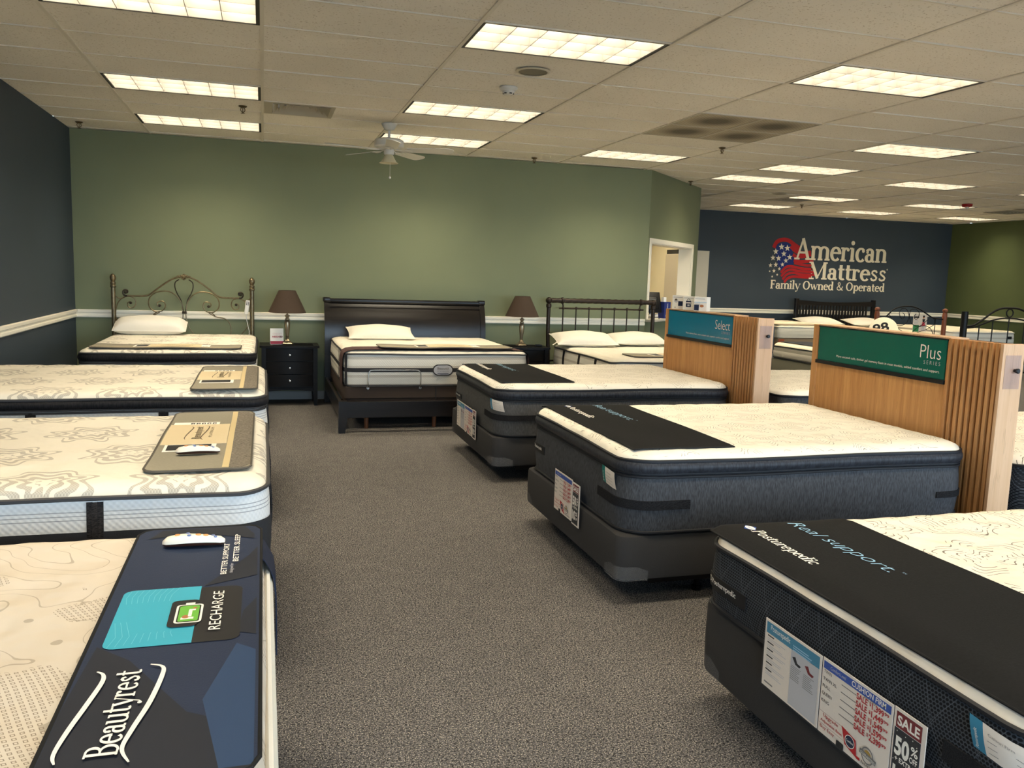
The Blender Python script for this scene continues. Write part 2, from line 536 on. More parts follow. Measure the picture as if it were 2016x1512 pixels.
def mesh_knit():
    g = G('dark_blue_black_mesh_knit', 0.8, 0, 0.2)
    x, y, z = g.xyz()
    t = x+y
    row = ((z*110.0).floor()*0.5).fract()
    u = (t*85.0+row).fract()-0.5; v = (z*110.0).fract()-0.5
    d = (u*u+v*v).sqrt()
    dots = d.gt(0.40)
    l1 = (((t+z*0.55)*7.0).fract()-0.5).abs().lt(0.008)
    l2 = (((t-z*0.55)*7.0).fract()-0.5).abs().lt(0.008)
    c = g.mix(dots*0.8, lin((22, 23, 26)), lin((74, 78, 84)))
    c = g.mix(l1.max(l2)*0.3, c, lin((120, 126, 134)))
    g.color(c).bump(dots, 0.002, 0.6)
    return g.m
def white_side():
    """white ribbed mattress border with pale grey pin lines"""
    g = G('white_ribbed_border', 0.8, 0, 0.2)
    x, y, z = g.xyz()
    ln = ((z-0.262)*70.0).fract().lt(0.25)*(z.gt(0.262))*(z.lt(0.304))
    tex = (((x+y)*260.0).sin()*(z*260.0).sin())
    c = g.mix(tex.step(-0.4, 0.9)*0.25, lin((232, 230, 226)), lin((196, 194, 190)))
    c = g.mix(ln*0.8, c, lin((150, 150, 152)))
    g.color(c).bump(tex*0.5-ln, 0.002, 0.5)
    return g.m
def striped_side(name, a, b, n):
    g = G(name, 0.8, 0, 0.2)
    x, y, z = g.xyz()
    w = (z*n).fract().lt(0.3)
    tex = (((x+y)*260.0).sin()*(z*260.0).sin())
    g.color(g.mix(w*0.8, lin(a), lin(b))).bump(tex*0.4-w, 0.003, 0.5)
    return g.m
def woven(name, a, b, k=420.0):
    g = G(name, 0.92, 0, 0.1)
    x, y, z = g.xyz()
    n = g.noise(1.0, 2, g.vec(x*k*0.25, y*k, z*k))
    g.color(g.mix(n.step(0.35, 0.65), lin(a), lin(b))).bump(n, 0.001, 0.5)
    return g.m
def clear(name, tint, alpha, rough=0.12):
    """thin clear film or pane: mostly see-through with a glossy skin"""
    m = bpy.data.materials.new(name); m.use_nodes = True
    t = m.node_tree; t.nodes.clear()
    o = t.nodes.new('ShaderNodeOutputMaterial'); mx = t.nodes.new('ShaderNodeMixShader')
    a = t.nodes.new('ShaderNodeBsdfTransparent'); b = t.nodes.new('ShaderNodeBsdfPrincipled')
    b.inputs['Base Color'].default_value = (*tint, 1); b.inputs['Roughness'].default_value = rough
    mx.inputs[0].default_value = alpha
    t.links.new(a.outputs[0], mx.inputs[1]); t.links.new(b.outputs[0], mx.inputs[2]); t.links.new(mx.outputs[0], o.inputs[0])
    return m
def glow(name, rgb, k):
    m = bpy.data.materials.new(name); m.use_nodes = True
    b = m.node_tree.nodes['Principled BSDF']
    b.inputs['Base Color'].default_value = (0.8, 0.8, 0.8, 1)
    b.inputs['Emission Color'].default_value = (*rgb, 1)
    b.inputs['Emission Strength'].default_value = k
    return m

CARPET = carpet()
GREEN = paint('sage_green_paint', (122, 128, 98))
BLUEW = paint('slate_blue_paint', (58, 68, 76))
OLIVE = paint('olive_green_paint', (82, 92, 58))
OFFICE = paint('cream_office_paint', (232, 220, 186))
TILE = tile()
TBAR = plain('ceiling_grid_enamel', (216, 208, 192), 0.5)
BASEB = plain('grey_vinyl_baseboard', (150, 152, 150), 0.5)
ASPHALT = plain('asphalt', (120, 120, 118), 0.9, bump=(40, 0.01), vary=0.15)
GLASS = clear('window_glass', (0.8, 0.9, 0.9), 0.06, 0.02)
ALU = plain('bronze_window_frame', (60, 52, 46), 0.4, 0.5)

# ---------------------------------------------------------------- room shell
H = 3.048
XL, XR, YR, YB, YF = -2.04, 15.0, -3.2, 10.55, 15.8
AX0, AY0, AX1, AY1 = 5.0, 10.55, 6.6, 12.15      # angled wall with the pass-through
struct(MB().box(XL-0.2, XR+0.2, YR-0.1, YF+0.2, -0.1, 0).build('floor', CARPET, smooth=0))
struct(MB().box(-30, 40, -40, YR-0.1, -0.2, -0.02).build('ground_outside', ASPHALT, smooth=0))
struct(MB().box(XL-0.15, XL, YR, YB, 0, H).build('wall_left', BLUEW, smooth=0))
struct(MB().box(XL-0.15, AX0, YB, YB+0.12, 0, H).build('wall_back', GREEN, smooth=0))
struct(MB().box(AX1-0.12, AX1, AY1+0.02, YF, 0, H).build('wall_hall', GREEN, smooth=0))
struct(MB().box(AX1-0.12, XR+0.15, YF, YF+0.12, 0, H).build('wall_far', BLUEW, smooth=0))
struct(MB().box(XR, XR+0.15, YR, YF, 0, H).build('wall_right', OLIVE, smooth=0))

# angled wall, local frame: s along it, d into the office
SL = math.hypot(AX1-AX0, AY1-AY0)
AW = Matrix.Translation((AX0, AY0, 0)) @ Matrix.Rotation(math.radians(45), 4, 'Z')
O0, O1, OZ0, OZ1 = 0.10, 1.99, 1.05, 2.09
b = MB()
b.box(0, O0, 0, 0.2, 0, H, mt=AW); b.box(O1, SL+0.06, 0, 0.2, 0, H, mt=AW)
b.box(O0, O1, 0, 0.2, 0, OZ0-0.037, mt=AW); b.box(O0, O1, 0, 0.2, OZ1, H, mt=AW)
struct(b.build('wall_angle', GREEN, smooth=0))
b = MB()
b.box(O0-0.06, O1+0.06, -0.018, 0.0, OZ1, OZ1+0.065, 0.004, mt=AW)
b.box(O0-0.06, O0, -0.018, 0.0, OZ0, OZ1, 0.004, mt=AW); b.box(O1, O1+0.06, -0.018, 0.0, OZ0, OZ1, 0.004, mt=AW)
b.box(O0, O0+0.012, 0, 0.2, OZ0, OZ1, mt=AW); b.box(O1-0.012, O1, 0, 0.2, OZ0, OZ1, mt=AW); b.box(O0, O1, 0, 0.2, OZ1-0.012, OZ1, mt=AW)
struct(b.build('trim_1', CREAM_TRIM, smooth=0))
# office beyond the pass-through
struct(MB().box(2.6, AX1-0.12, 13.5, 13.6, 0, H).build('wall_office', OFFICE, smooth=0))
struct(MB().box(2.5, 2.6, YB+0.12, 13.6, 0, H).build('wall_office_side', OFFICE, smooth=0))
struct(MB().box(AX1-0.135, AX1-0.121, 12.22, 13.5, 0, H).build('wall_office_end', OFFICE, smooth=0))
b = MB().box(AX1-0.18, AX1-0.137, 12.26, 12.86, 0.0, 2.02, 0.004)
dr = struct(b.build('door_1', plain('grey_beige_door_paint', (196, 184, 160), 0.5), smooth=0))
MB().box(AX1-0.16, AX1-0.136, 12.26, 12.86, 2.022, 2.09).build('transom_gap', BLACKPL, dr, 0)
struct(MB().box(AX1+0.0, AX1+0.44, 12.52, 12.56, 0.01, 2.09, 0.003).build('door_2', plain('beige_door_paint', (214, 200, 172), 0.5), smooth=0))

# chair rails and baseboards
def rail_profile(z):
    return [(0, z-0.045), (0.012, z-0.045), (0.02, z-0.036), (0.02, z-0.014), (0.01, z-0.006), (0.01, z+0.006), (0.024, z+0.014), (0.026, z+0.04), (0.018, z+0.046), (0, z+0.046)]
def run(name, a, bb, nrm, prof, mat):
    n = Vector((nrm[0], nrm[1], 0)).normalized()
    rings = [[Vector((q[0], q[1], z))+n*d for d, z in prof] for q in (a, bb)]
    return struct(MB().loft(rings, True, True, True).build(name, mat, smooth=0))
RZ = 1.012
run('trim_2', (XL, YB), (AX0, YB), (0, -1), rail_profile(RZ), CREAM_TRIM)
run('trim_3', (XL, YR), (XL, YB), (1, 0), rail_profile(RZ), CREAM_TRIM)
run('trim_4', (AX1, YF), (XR, YF), (0, -1), rail_profile(RZ-0.015), CREAM_TRIM)
run('trim_5', (XR, YR), (XR, YF), (-1, 0), rail_profile(RZ-0.015), CREAM_TRIM)
bp = [(0, 0), (0.012, 0), (0.012, 0.085), (0.006, 0.1), (0, 0.1)]
run('baseboard_back', (XL, YB), (AX0, YB), (0, -1), bp, BASEB)
run('baseboard_left', (XL, YR), (XL, YB), (1, 0), bp, BASEB)
run('baseboard_angle', (AX0, AY0), (AX1, AY1), (1, -1), bp, BASEB)
run('baseboard_far', (AX1, YF), (XR, YF), (0, -1), bp, BASEB)
run('baseboard_right', (XR, YR), (XR, YF), (-1, 0), bp, BASEB)

# shop front behind the camera: windows between piers
b = MB()
WX = [(-1.7, 2.1), (2.5, 6.3), (6.7, 10.5), (10.9, 14.7)]
WZ0, WZ1 = 0.35, 2.75
edges = [XL-0.15] + [e for w in WX for e in w] + [XR+0.15]
for i in range(0, len(edges), 2): b.box(edges[i], edges[i+1], YR-0.15, YR, 0, H)
for x0, x1 in WX:
    b.box(x0, x1, YR-0.15, YR, 0, WZ0); b.box(x0, x1, YR-0.15, YR, WZ1, H)
struct(b.build('wall_front', paint('white_wall_paint', (210, 204, 190)), smooth=0))
for i, (x0, x1) in enumerate(WX):
    b = MB(); y0, y1 = YR-0.1, YR-0.05
    b.box(x0, x0+0.05, y0, y1, WZ0, WZ1); b.box(x1-0.05, x1, y0, y1, WZ0, WZ1)
    b.box(x0, x1, y0, y1, WZ0, WZ0+0.05); b.box(x0, x1, y0, y1, WZ1-0.05, WZ1)
    b.box((x0+x1)/2-0.025, (x0+x1)/2+0.025, y0, y1, WZ0, WZ1)
    w = struct(b.build('window_%d' % (i+1), ALU, smooth=0))
    MB().box(x0+0.04, x1-0.04, YR-0.08, YR-0.075, WZ0+0.04, WZ1-0.04).build('pane', GLASS, w, 0)
    window_daylight(x0, x1, WZ0, WZ1, YR-0.12)

# ---------------------------------------------------------------- ceiling grid
GX, GY, TX, TY = 0.00136, 4.94825, 1.2192, 0.6096
def cell(c, r): return GX+c*TX, GX+(c+1)*TX, GY+r*TY, GY+(r+1)*TY
lights = [
 (-1, 0, 'large glowing ceiling light cut off at the top left of the photo'),
 (-1, 4, 'ceiling light at left, second nearest in the column along the blue wall'),
 (-1, 7, 'ceiling light at left, closest to the green wall above the ornate metal bed'),
 (1, 0, 'large bright ceiling light at top centre, in front of the round speaker'),
 (1, 4, 'ceiling light just beyond the white smoke detector'),
 (1, 7, 'ceiling light partly behind the ceiling fan'),
 (3, 0, 'large bright ceiling light at the upper right of the photo'),
 (3, 7, 'ceiling light beyond the smudged grey vent panels, near the corner of the green wall'),
 (5, 4, 'ceiling light at right, next one beyond the large upper right light'),
 (5, 7, 'ceiling light at right, in front of its twin and above the cream doorway side'),
 (5, 9, 'ceiling light above and left of the far round speaker, behind a near twin'),
 (7, 8, 'ceiling light at right, directly in front of the red strobe'),
 (7, 12, 'ceiling light touching the small dark vent above the wall logo'),
 (7, 15, 'farthest left ceiling light, close to the blue wall above the logo'),
 (9, 12, 'ceiling light with the red strobe alarm at its right end'),
 (9, 15, 'ceiling light close to the blue wall, above the right part of the logo'),
 (11, 15, 'ceiling light nearest the far corner of blue and olive walls'),
 (12, 12, 'sliver of ceiling light at the right edge beside a dark vent')]
hidden = [(-1, -4), (1, -4), (3, -4), (5, 0), (5, -4), (7, 4), (7, 0), (7, -4), (9, 8), (9, 4), (9, 0), (11, 8), (11, 4), (3, 11), (4, 12), (-1, -8), (1, -8), (3, -8), (6, -8), (9, -5)]
vents4 = (3, 3)
taken = {(c, r) for c, r, _ in lights} | set(hidden) | {(0, 5)}
b = MB()
for c in range(-3, 14):
    for r in range(-15, 20):
        if (c, r) in taken: continue
        x0, x1, y0, y1 = cell(c, r)
        x0, x1, y0, y1 = max(x0, XL-0.15), min(x1, XR+0.15), max(y0, YR-0.15), min(y1, YF+0.12)
        if x1-x0 < 0.02 or y1-y0 < 0.02: continue
        z = H+0.003+random.random()*0.005; t = random.uniform(-0.003, 0.003)
        b.add([(x0, y0, z), (x1, y0, z+t), (x1, y1, z), (x0, y1, z-t*0.5)], [(0, 1, 2, 3)])
struct(b.build('ceiling', TILE, smooth=0, fix=False))
struct(MB().box(XL-0.2, XR+0.2, YR-0.2, YF+0.2, H+0.25, H+0.3).build('ceiling_deck', plain('roof_deck', (60, 58, 54), 0.9), smooth=0))
b = MB()
for c in range(-1, 14):
    x = GX+c*TX
    if XL < x < XR: b.box(x-0.012, x+0.012, YR, YF, H-0.003, H+0.012)
for r in range(-13, 19):
    y = GY+r*TY
    if YR < y < YF: b.box(XL, XR, y-0.008, y+0.008, H-0.001, H+0.010)
struct(b.build('trim_6', TBAR, smooth=0))

LAMP = glow('fluorescent_glow', (1.0, 0.87, 0.66), TUBE)
REFL = plain('satin_aluminium_louver', (124, 121, 115), 0.35, 0.0, 0.4)
DARKF = plain('dark_light_frame', (24, 20, 14), 0.5)
def troffer():
    t = thing('ceiling_light', '', 'ceiling light')
    hx, hy, d = TX/2-0.012, TY/2-0.008, 0.142
    f = MB()
    f.box(-hx, -hx+0.02, -hy, hy, -0.001, d); f.box(hx-0.02, hx, -hy, hy, -0.001, d)
    f.box(-hx+0.02, hx-0.02, -hy, -hy+0.014, -0.001, d); f.box(-hx+0.02, hx-0.02, hy-0.006, hy, -0.001, d)
    f.build('frame', DARKF, t, 0)
    l = MB(); ix, iy0, iy1 = hx-0.021, -hy+0.015, hy-0.007
    for k in range(7):
        x = -ix+2*ix*k/6
        l.box(x-0.002, x+0.002, iy0, iy1, 0.004, 0.125)
    for k in range(4):
        y = iy0+(iy1-iy0)*k/3
        l.box(-ix, ix, y-0.002, y+0.002, 0.004, 0.125)
    l.build('louver', REFL, t, 0)
    MB().add([(-ix, iy0, 0.135), (ix, iy0, 0.135), (ix, iy1, 0.135), (-ix, iy1, 0.135)], [(0, 3, 2, 1)]).build('lamp_panel', LAMP, t, 0, fix=False)
    return t
T0 = None
for c, r, lab in lights + [(c, r, 'recessed ceiling light outside the view of the photo') for c, r in hidden]:
    x0, x1, y0, y1 = cell(c, r)
    loc = ((x0+x1)/2, (y0+y1)/2, H)
    grp = 'recessed ceiling lights'
    if T0 is None:
        T0 = troffer(); T0.location = loc; T0['label'] = lab; T0['group'] = grp
    else: dup(T0, loc, lab, group=grp)

# ---------------------------------------------------------------- mattresses and bases
CREAM_SIDE = knit_plain('cream_quilted_knit', (224, 217, 200), 14.0)
DAMASK = knit_damask()
LINES_A = knit_lines('cream_knit_with_fine_grey_flowers', (226, 220, 204), (138, 130, 116), 0.34, 6.0, 52.0, 0.45, 0.385)
LINES_B = knit_lines('cream_knit_with_grey_scrolls', (226, 216, 200), (96, 88, 78), 0.40, 6.0, 46.0, 0.48, 0.268)
LINES_C = knit_lines('cream_knit_with_pale_flowers', (228, 222, 208), (160, 152, 134), 0.38, 8.0, 46.0, 0.42, 0.372)
DIAM = knit_diamonds()
SLATE = heather('slate_grey_heather_border', (52, 53, 56), (76, 78, 82))
SLATE2 = heather('warm_grey_heather_border', (66, 66, 66), (90, 90, 90))
GUSSET = heather('dark_slate_satin_gusset', (37, 38, 42), (55, 57, 63), 120.0, 0.5)
BLKGUS = heather('black_velvet_gusset', (16, 16, 18), (36, 34, 36), 160.0, 0.7)
MESHK = mesh_knit()
CHAR = plain('charcoal_base_cloth', (50, 49, 49), 0.85, bump=(300, 0.001))
PIPE_D = plain('dark_piping', (30, 31, 35), 0.6)
PIPE_G = plain('grey_piping', (62, 60, 60), 0.6, bump=(500, 0.001))
WSIDE = white_side()
DKBAND = plain('dark_mesh_band', (46, 46, 48), 0.8, bump=(400, 0.001))
STRAPM = woven('dark_ribbed_strap', (30, 29, 30), (62, 58, 56))
GUARD = clear('clear_corner_plastic', (0.85, 0.85, 0.85), 0.07, 0.2)
WHITEBASE = plain('white_base_cloth', (206, 202, 194), 0.85, bump=(300, 0.001))
LWHITE = plain('white_cotton_side', (228, 222, 208), 0.85, bump=(60, 0.003))

def rr(hx, hy, R, nc=7, ns=14):
    """rounded rectangle, counter-clockwise from the middle of the -x side: (x, y, nx, ny)"""
    out = []
    def seg(a, b, n, nrm):
        for k in range(n): out.append((a[0]+(b[0]-a[0])*k/n, a[1]+(b[1]-a[1])*k/n, *nrm))
    def cor(cx, cy, a0):
        for k in range(nc):
            a = math.radians(a0+90*k/nc); out.append((cx+R*math.cos(a), cy+R*math.sin(a), math.cos(a), math.sin(a)))
    seg((-hx, 0), (-hx, -hy+R), ns//2, (-1, 0)); cor(-hx+R, -hy+R, 180)
    seg((-hx+R, -hy), (hx-R, -hy), ns, (0, -1)); cor(hx-R, -hy+R, 270)
    seg((hx, -hy+R), (hx, hy-R), ns, (1, 0)); cor(hx-R, hy-R, 0)
    seg((hx-R, hy), (-hx+R, hy), ns, (0, 1)); cor(-hx+R, hy-R, 90)
    seg((-hx, hy-R), (-hx, 0), ns//2, (-1, 0))
    return out
def rr_at(hx, hy, R, s):
    """point and normal at arc length s from the middle of the -x side, positive towards -y then +x"""
    sg = 1 if s >= 0 else -1
    s = abs(s); L1 = hy-R; L2 = R*PI/2; L3 = 2*hx-2*R
    if s <= L1: x, y, nx, ny = -hx, -s, -1, 0
    elif s <= L1+L2:
        a = PI+(s-L1)/R
        x, y, nx, ny = -hx+R+R*math.cos(a), -hy+R+R*math.sin(a), math.cos(a), math.sin(a)
    elif s <= L1+L2+L3: x, y, nx, ny = -hx+R+(s-L1-L2), -hy, 0, -1
    elif s <= L1+2*L2+L3:
        a = 1.5*PI+(s-L1-L2-L3)/R
        x, y, nx, ny = hx-R+R*math.cos(a), -hy+R+R*math.sin(a), math.cos(a), math.sin(a)
    else: x, y, nx, ny = hx, -hy+R+(s-L1-2*L2-L3), 1, 0
    return x, y*sg, nx, ny*sg
def spaced(h, n, fine=0.10, nf=5):
    a = [-h+fine*(k/nf)**1.5 for k in range(nf)]
    mid = [-h+fine+(2*h-2*fine)*k/n for k in range(n+1)]
    return a+mid+[-v for v in a[::-1]]
def squircle(x, y, hx, hy, R):
    dx, dy = (abs(x)-(hx-R))/R, (abs(y)-(hy-R))/R
    if dx > 0 and dy > 0:
        m = max(dx, dy)
        th = PI/4*(dy/dx) if dx >= dy else PI/2-PI/4*(dx/dy)
        X2, Y2 = (hx-R)+R*m*math.cos(th), (hy-R)+R*m*math.sin(th)
        return math.copysign(X2, x), math.copysign(Y2, y), R*(1-m)
    return x, y, min(hx-abs(x), hy-abs(y))
def top_panel(mb, hx, hy, R, zp, crown, roll=0.10, tuft=0.005, seed=0, nx=44, ny=34, wave=0.0):
    rnd = random.Random(seed); ph = [rnd.random()*6 for _ in range(6)]
    h = crown-zp; xs, ys = spaced(hx, nx), spaced(hy, ny); vs = []
    for x in xs:
        for y in ys:
            a, c, e = squircle(x, y, hx, hy, R)
            t = min(e/roll, 1.0)
            z = zp+h*math.sqrt(max(0.0, 1-(1-t)**2))
            w = min(1.0, max(0.0, (e-0.03)/0.12))
            q = (math.sin(a*2*PI/0.27+ph[0])*math.sin(c*2*PI/0.27+ph[1]))
            z -= tuft*w*(0.5+0.5*q)**2
            z += 0.5*tuft*(1-w)*math.sin((a+c)*38+ph[2])*min(1, e/0.02)
            vs.append((a, c, z))
    m = len(ys)
    mb.add(vs, [(i*m+j, (i+1)*m+j, (i+1)*m+j+1, i*m+j+1) for i in range(len(xs)-1) for j in range(m-1)])
def ring_pts(hx, hy, R, z, off=0.0, wav=0.0, ph=0.0, nc=7, ns=14):
    return [(x+nx*off, y+ny*off, z+wav*math.sin(ph+i*0.55)) for i, (x, y, nx, ny) in enumerate(rr(hx, hy, R, nc, ns))]
def border(mb, hx, hy, R, prof, cap=True, wav=0.0, mi=0, nc=7, ns=14):
    mb.loft([ring_pts(hx, hy, R, z, o, wav*k/(len(prof)-1), 1.0, nc, ns) for k, (z, o) in enumerate(prof)], True, cap, False, mi)
def band(mb, hx, hy, R, s0, s1, z0, z1, off, thick=0.004, n=16, mi=0):
    ro, ri = [], []
    rings = []
    for k in range(n+1):
        x, y, nx, ny = rr_at(hx, hy, R, s0+(s1-s0)*k/n)
        rings.append([(x+nx*d, y+ny*d, z) for d, z in ((off, z0), (off+thick, z0), (off+thick, z1), (off, z1))])
    mb.loft(rings, True, True, True, mi)
def on_side(hx, hy, R, off):
    """map (s, z, d) on the border of a mattress to xyz"""
    def f(u, v, d):
        x, y, nx, ny = rr_at(hx, hy, R, u)
        return (x+nx*(off+d), y+ny*(off+d), v)
    return f

def mattress(name, label, loc, L, W, zp, crown, R=0.13, top=None, side=None, pipe=None, rz=0.0, gus=None, gmat=None, upipe=None,
             straps=(), strapm=None, lowband=None, group='display mattresses', seed=1, tuft=0.005, roll=0.10, pr=0.009, bulge=0.012, wav=0.003):
    """loc = centre of the underside; zp, crown are heights above it; gus = height of the seam below a pillow top"""
    t = thing(name, label, 'mattress', loc, rz, group)
    hx, hy = L/2, W/2
    zs = gus if gus else zp
    m = MB()
    pf = [(0.0, -0.012), (0.012, 0.0)]+[(0.012+(zs-0.024)*k/8, bulge*math.sin(PI*k/8)) for k in range(1, 9)]+[(zs, -0.004)]
    border(m, hx, hy, R, pf, True, wav)
    m.build('border', side, t)
    p = MB(); p.tube(ring_pts(hx, hy, R, 0.012, 0.004), pr*0.8, 6, True); p.build('lower_piping', pipe, t)
    if lowband:
        bm = MB(); border(bm, hx, hy, R, [(lowband[0], bulge*0.2+0.004)]+[(lowband[0]+(lowband[1]-lowband[0])*k/4, bulge*math.sin(PI*min(1, (lowband[0]+(lowband[1]-lowband[0])*k/4)/zs))+0.004) for k in range(1, 5)], False)
        bm.build('dark_band', DKBAND, t)
    if gus:
        g = MB(); hgt = zp-gus
        border(g, hx, hy, R, [(gus+hgt*k/8, 0.004+0.016*math.sin(PI*k/8)) for k in range(9)], False, wav)
        g.build('pillow_gusset', gmat, t)
        for z in (gus-0.012, gus+0.004):
            p = MB(); p.tube(ring_pts(hx, hy, R, z, 0.004, wav, 1.0), pr*0.8, 6, True); p.build('seam_piping', pipe, t)
    p = MB(); p.tube(ring_pts(hx, hy, R, zp, 0.004, wav, 1.0), pr, 6, True); p.build('upper_piping', upipe or pipe, t)
    tp = MB(); top_panel(tp, hx, hy, R, zp, crown, roll, tuft, seed); tp.build('top_panel', top, t, 60)
    for s in straps:
        for dz in (0,):
            sb = MB()
            for k, o in ((-0.018, 0.006), (0.0, 0.010), (0.018, 0.006)):
                rings = []
                n = 8
                for q in range(n+1):
                    z = 0.01+(zs-0.02)*q/n
                    ex = bulge*math.sin(PI*min(1, max(0, (z-0.012)/(zs-0.024))))
                    row = []
                    for du, dd in ((-0.010, 0.0), (-0.009, o), (0.009, o), (0.010, 0.0)):
                        x, y, nx, ny = rr_at(hx, hy, R, s+k+du)
                        row.append((x+nx*(ex+dd), y+ny*(ex+dd), z))
                    rings.append(row)
                sb.loft(rings, False)
            sb.build('strap', strapm, t)
    return t
def box_spring(label, loc, L, W, h, mat, R=0.06, guards=True, rz=0.0):
    t = thing('box_spring', label, 'box spring', loc, rz, 'box springs')
    m = MB(); border(m, L/2, W/2, R, [(0.0, -0.02), (0.006, -0.004), (0.02, 0), (h*0.5, 0.002), (h-0.02, 0), (h-0.006, -0.004), (h, -0.02)], True, nc=5, ns=4)
    m.v and m.add([], [])
    n = len(rr(L/2, W/2, R, 5, 4)); k = len(m.v)-n
    m.f.append(tuple(range(k, k+n))); m.m.append(0)
    m.build('cover', mat, t)
    if guards:
        for sx, sy in ((1, 1), (1, -1), (-1, 1), (-1, -1)):
            g = MB(); a = L/2-R; c = W/2-R; rings = []
            prof = [(0.0, -0.014), (0.003, 0.002), (0.05, 0.004), (0.075, 0.004)]
            for z, o in prof:
                row = []
                for q in range(13):
                    an = PI/2*q/12
                    r = R+o
                    x, y = a+r*math.cos(an), c+r*math.sin(an)
                    ex = 0.10
                    if q == 0: y -= ex*(1 if z < 0.06 else 0.35)
                    if q == 12: x -= ex*(1 if z < 0.06 else 0.35)
                    row.append((x*sx, y*sy, z-0.002))
                rings.append(row)
            g.loft(rings, False)
            g.build('corner_guard', GUARD, t)
    return t
def bed_frame(label, loc, L, W, h, rz=0.0):
    t = thing('steel_bedstead', label, 'bed frame', loc, rz, 'steel bed frames')
    a, c = L/2-0.02, W/2-0.02
    for sy in (-1, 1):
        MB().box(-a, a, sy*c-0.003, sy*c+0.003, h-0.045, h-0.003).box(-a, a, min(sy*c, sy*(c-0.04)), max(sy*c, sy*(c-0.04)), h-0.006, h-0.002).build('side_rail', BLACKM, t, 0)
    for x in (-a+0.32, 0, a-0.32):
        MB().box(x-0.02, x+0.02, -c, c, h-0.02, h-0.006).build('cross_rail', BLACKM, t, 0)
        for y in (-c+0.08, c-0.08):
            l = MB(); l.lathe([(0.018, 0.03), (0.018, h-0.02)], x, y, 10); l.lathe([(0.001, 0.0), (0.028, 0.001), (0.03, 0.02), (0.02, 0.03)], x, y, 12)
            l.build('leg', BLACKM, t)
    return t

BX = 0.135     # underside of the box springs
# ---- right row, feet to the aisle
def fancy(label, foot, y0, y1, base, zp, crown, head, gus, side, top, seed, gmat=GUSSET, which='near', L=None):
    L = head-foot
    W = y1-y0
    cx, cy = foot+L/2, (y0+y1)/2
    return mattress('mattress', label, (cx, cy, base), L, W, zp-base, crown-base, 0.15, top, side, PIPE_D, gus=(gus-base) if gus else None, gmat=gmat, seed=seed), L, W
P1, P1L, P1W = fancy('mattress with dark mesh sides and cream scroll top in the right foreground', 1.585, 1.22, 2.74, 0.415, 0.650, 0.702, 3.60, None, MESHK, LINES_B, 3)
P2, P2L, P2W = fancy('slate grey pillow top mattress in front of the green sign', 1.675, 3.62, 5.14, 0.365, 0.728, 0.772, 3.72, 0.662, SLATE, LINES_A, 5)
P3, P3L, P3W = fancy('dark grey pillow top mattress in front of the blue sign', 1.705, 6.08, 7.60, 0.365, 0.725, 0.770, 3.715, 0.655, SLATE2, LINES_C, 8)
for nm, foot, head, y0, y1, top in (('under the dark mesh mattress in the right foreground', 1.60, 3.60, 1.24, 2.74, 0.413), ('under the mattress before the green sign', 1.645, 3.70, 3.62, 5.14, 0.363), ('under the mattress before the blue sign', 1.68, 3.72, 6.09, 7.60, 0.363)):
    L, W = head-foot, y1-y0
    box_spring('charcoal box spring with clear corner guards ' + nm, ((foot+head)/2, (y0+y1)/2, BX), L, W, top-BX, CHAR)
    bed_frame('black steel bed frame ' + nm, ((foot+head)/2+0.06, (y0+y1)/2, 0), L-0.25, W-0.12, BX-0.002)

HANDM = woven('black_webbing_handle', (24, 24, 26), (44, 44, 46))
def handle(t, L, W, R, s0, s1, z0, z1, off=0.014):
    h = MB(); band(h, L/2, W/2, R, s0, s1, z0, z1, off, 0.006, 24)
    h.build('carry_handle', HANDM, t)
def corner_s(W, y): return W/2-y      # s of a point y metres from the near edge, on the foot face
def side_s(W, R, x): return W/2-R+R*PI/2+(x-R)   # s of a point x metres from the foot, on the near face
R15 = 0.15
for t, L, W, base in ((P2, P2L, P2W, 0.365), (P3, P3L, P3W, 0.365)):
    handle(t, L, W, R15, corner_s(W, 0.33), side_s(W, R15, 0.33), 0.492-base, 0.537-base)
    handle(t, L, W, R15, side_s(W, R15, L-0.23), side_s(W, R15, L-0.01), 0.478-base, 0.512-base, 0.012)
handle(P1, P1L, P1W, R15, corner_s(P1W, 0.30), side_s(P1W, R15, 0.33), 0.478-0.415, 0.530-0.415)
def brand_patch(t, L, W, s0, s1, z0, z1):
    h = MB(); band(h, L/2, W/2, R15, s0, s1, z0, z1, 0.0135, 0.003, 4)
    p = h.build('brand_patch', BLACKP, t)
    q = Print(); zc = z0+(z1-z0)*0.42; hh = (z1-z0)*0.36
    q.ring(s0+0.022, zc+hh/2, 0.012, 0.011, 0.003, WHITE)
    q.text('Posturepedic', s0+0.04, zc, hh, WHITE, fit=(s1-s0)*0.62, font='serif')
    q.build('lettering', on_side(L/2, W/2, R15, 0.0167), p)
for t, L, W, b_, y0, s in ((P1, P1L, P1W, 0.415, 1.22, (2.665, 2.40, 0.492, 0.543)), (P2, P2L, P2W, 0.365, 3.62, (5.05, 4.83, 0.503, 0.553)), (P3, P3L, P3W, 0.365, 6.08, (7.48, 7.235, 0.487, 0.53))):
    brand_patch(t, L, W, W/2-(s[0]-y0), W/2-(s[1]-y0), s[2]-b_, s[3]-b_)

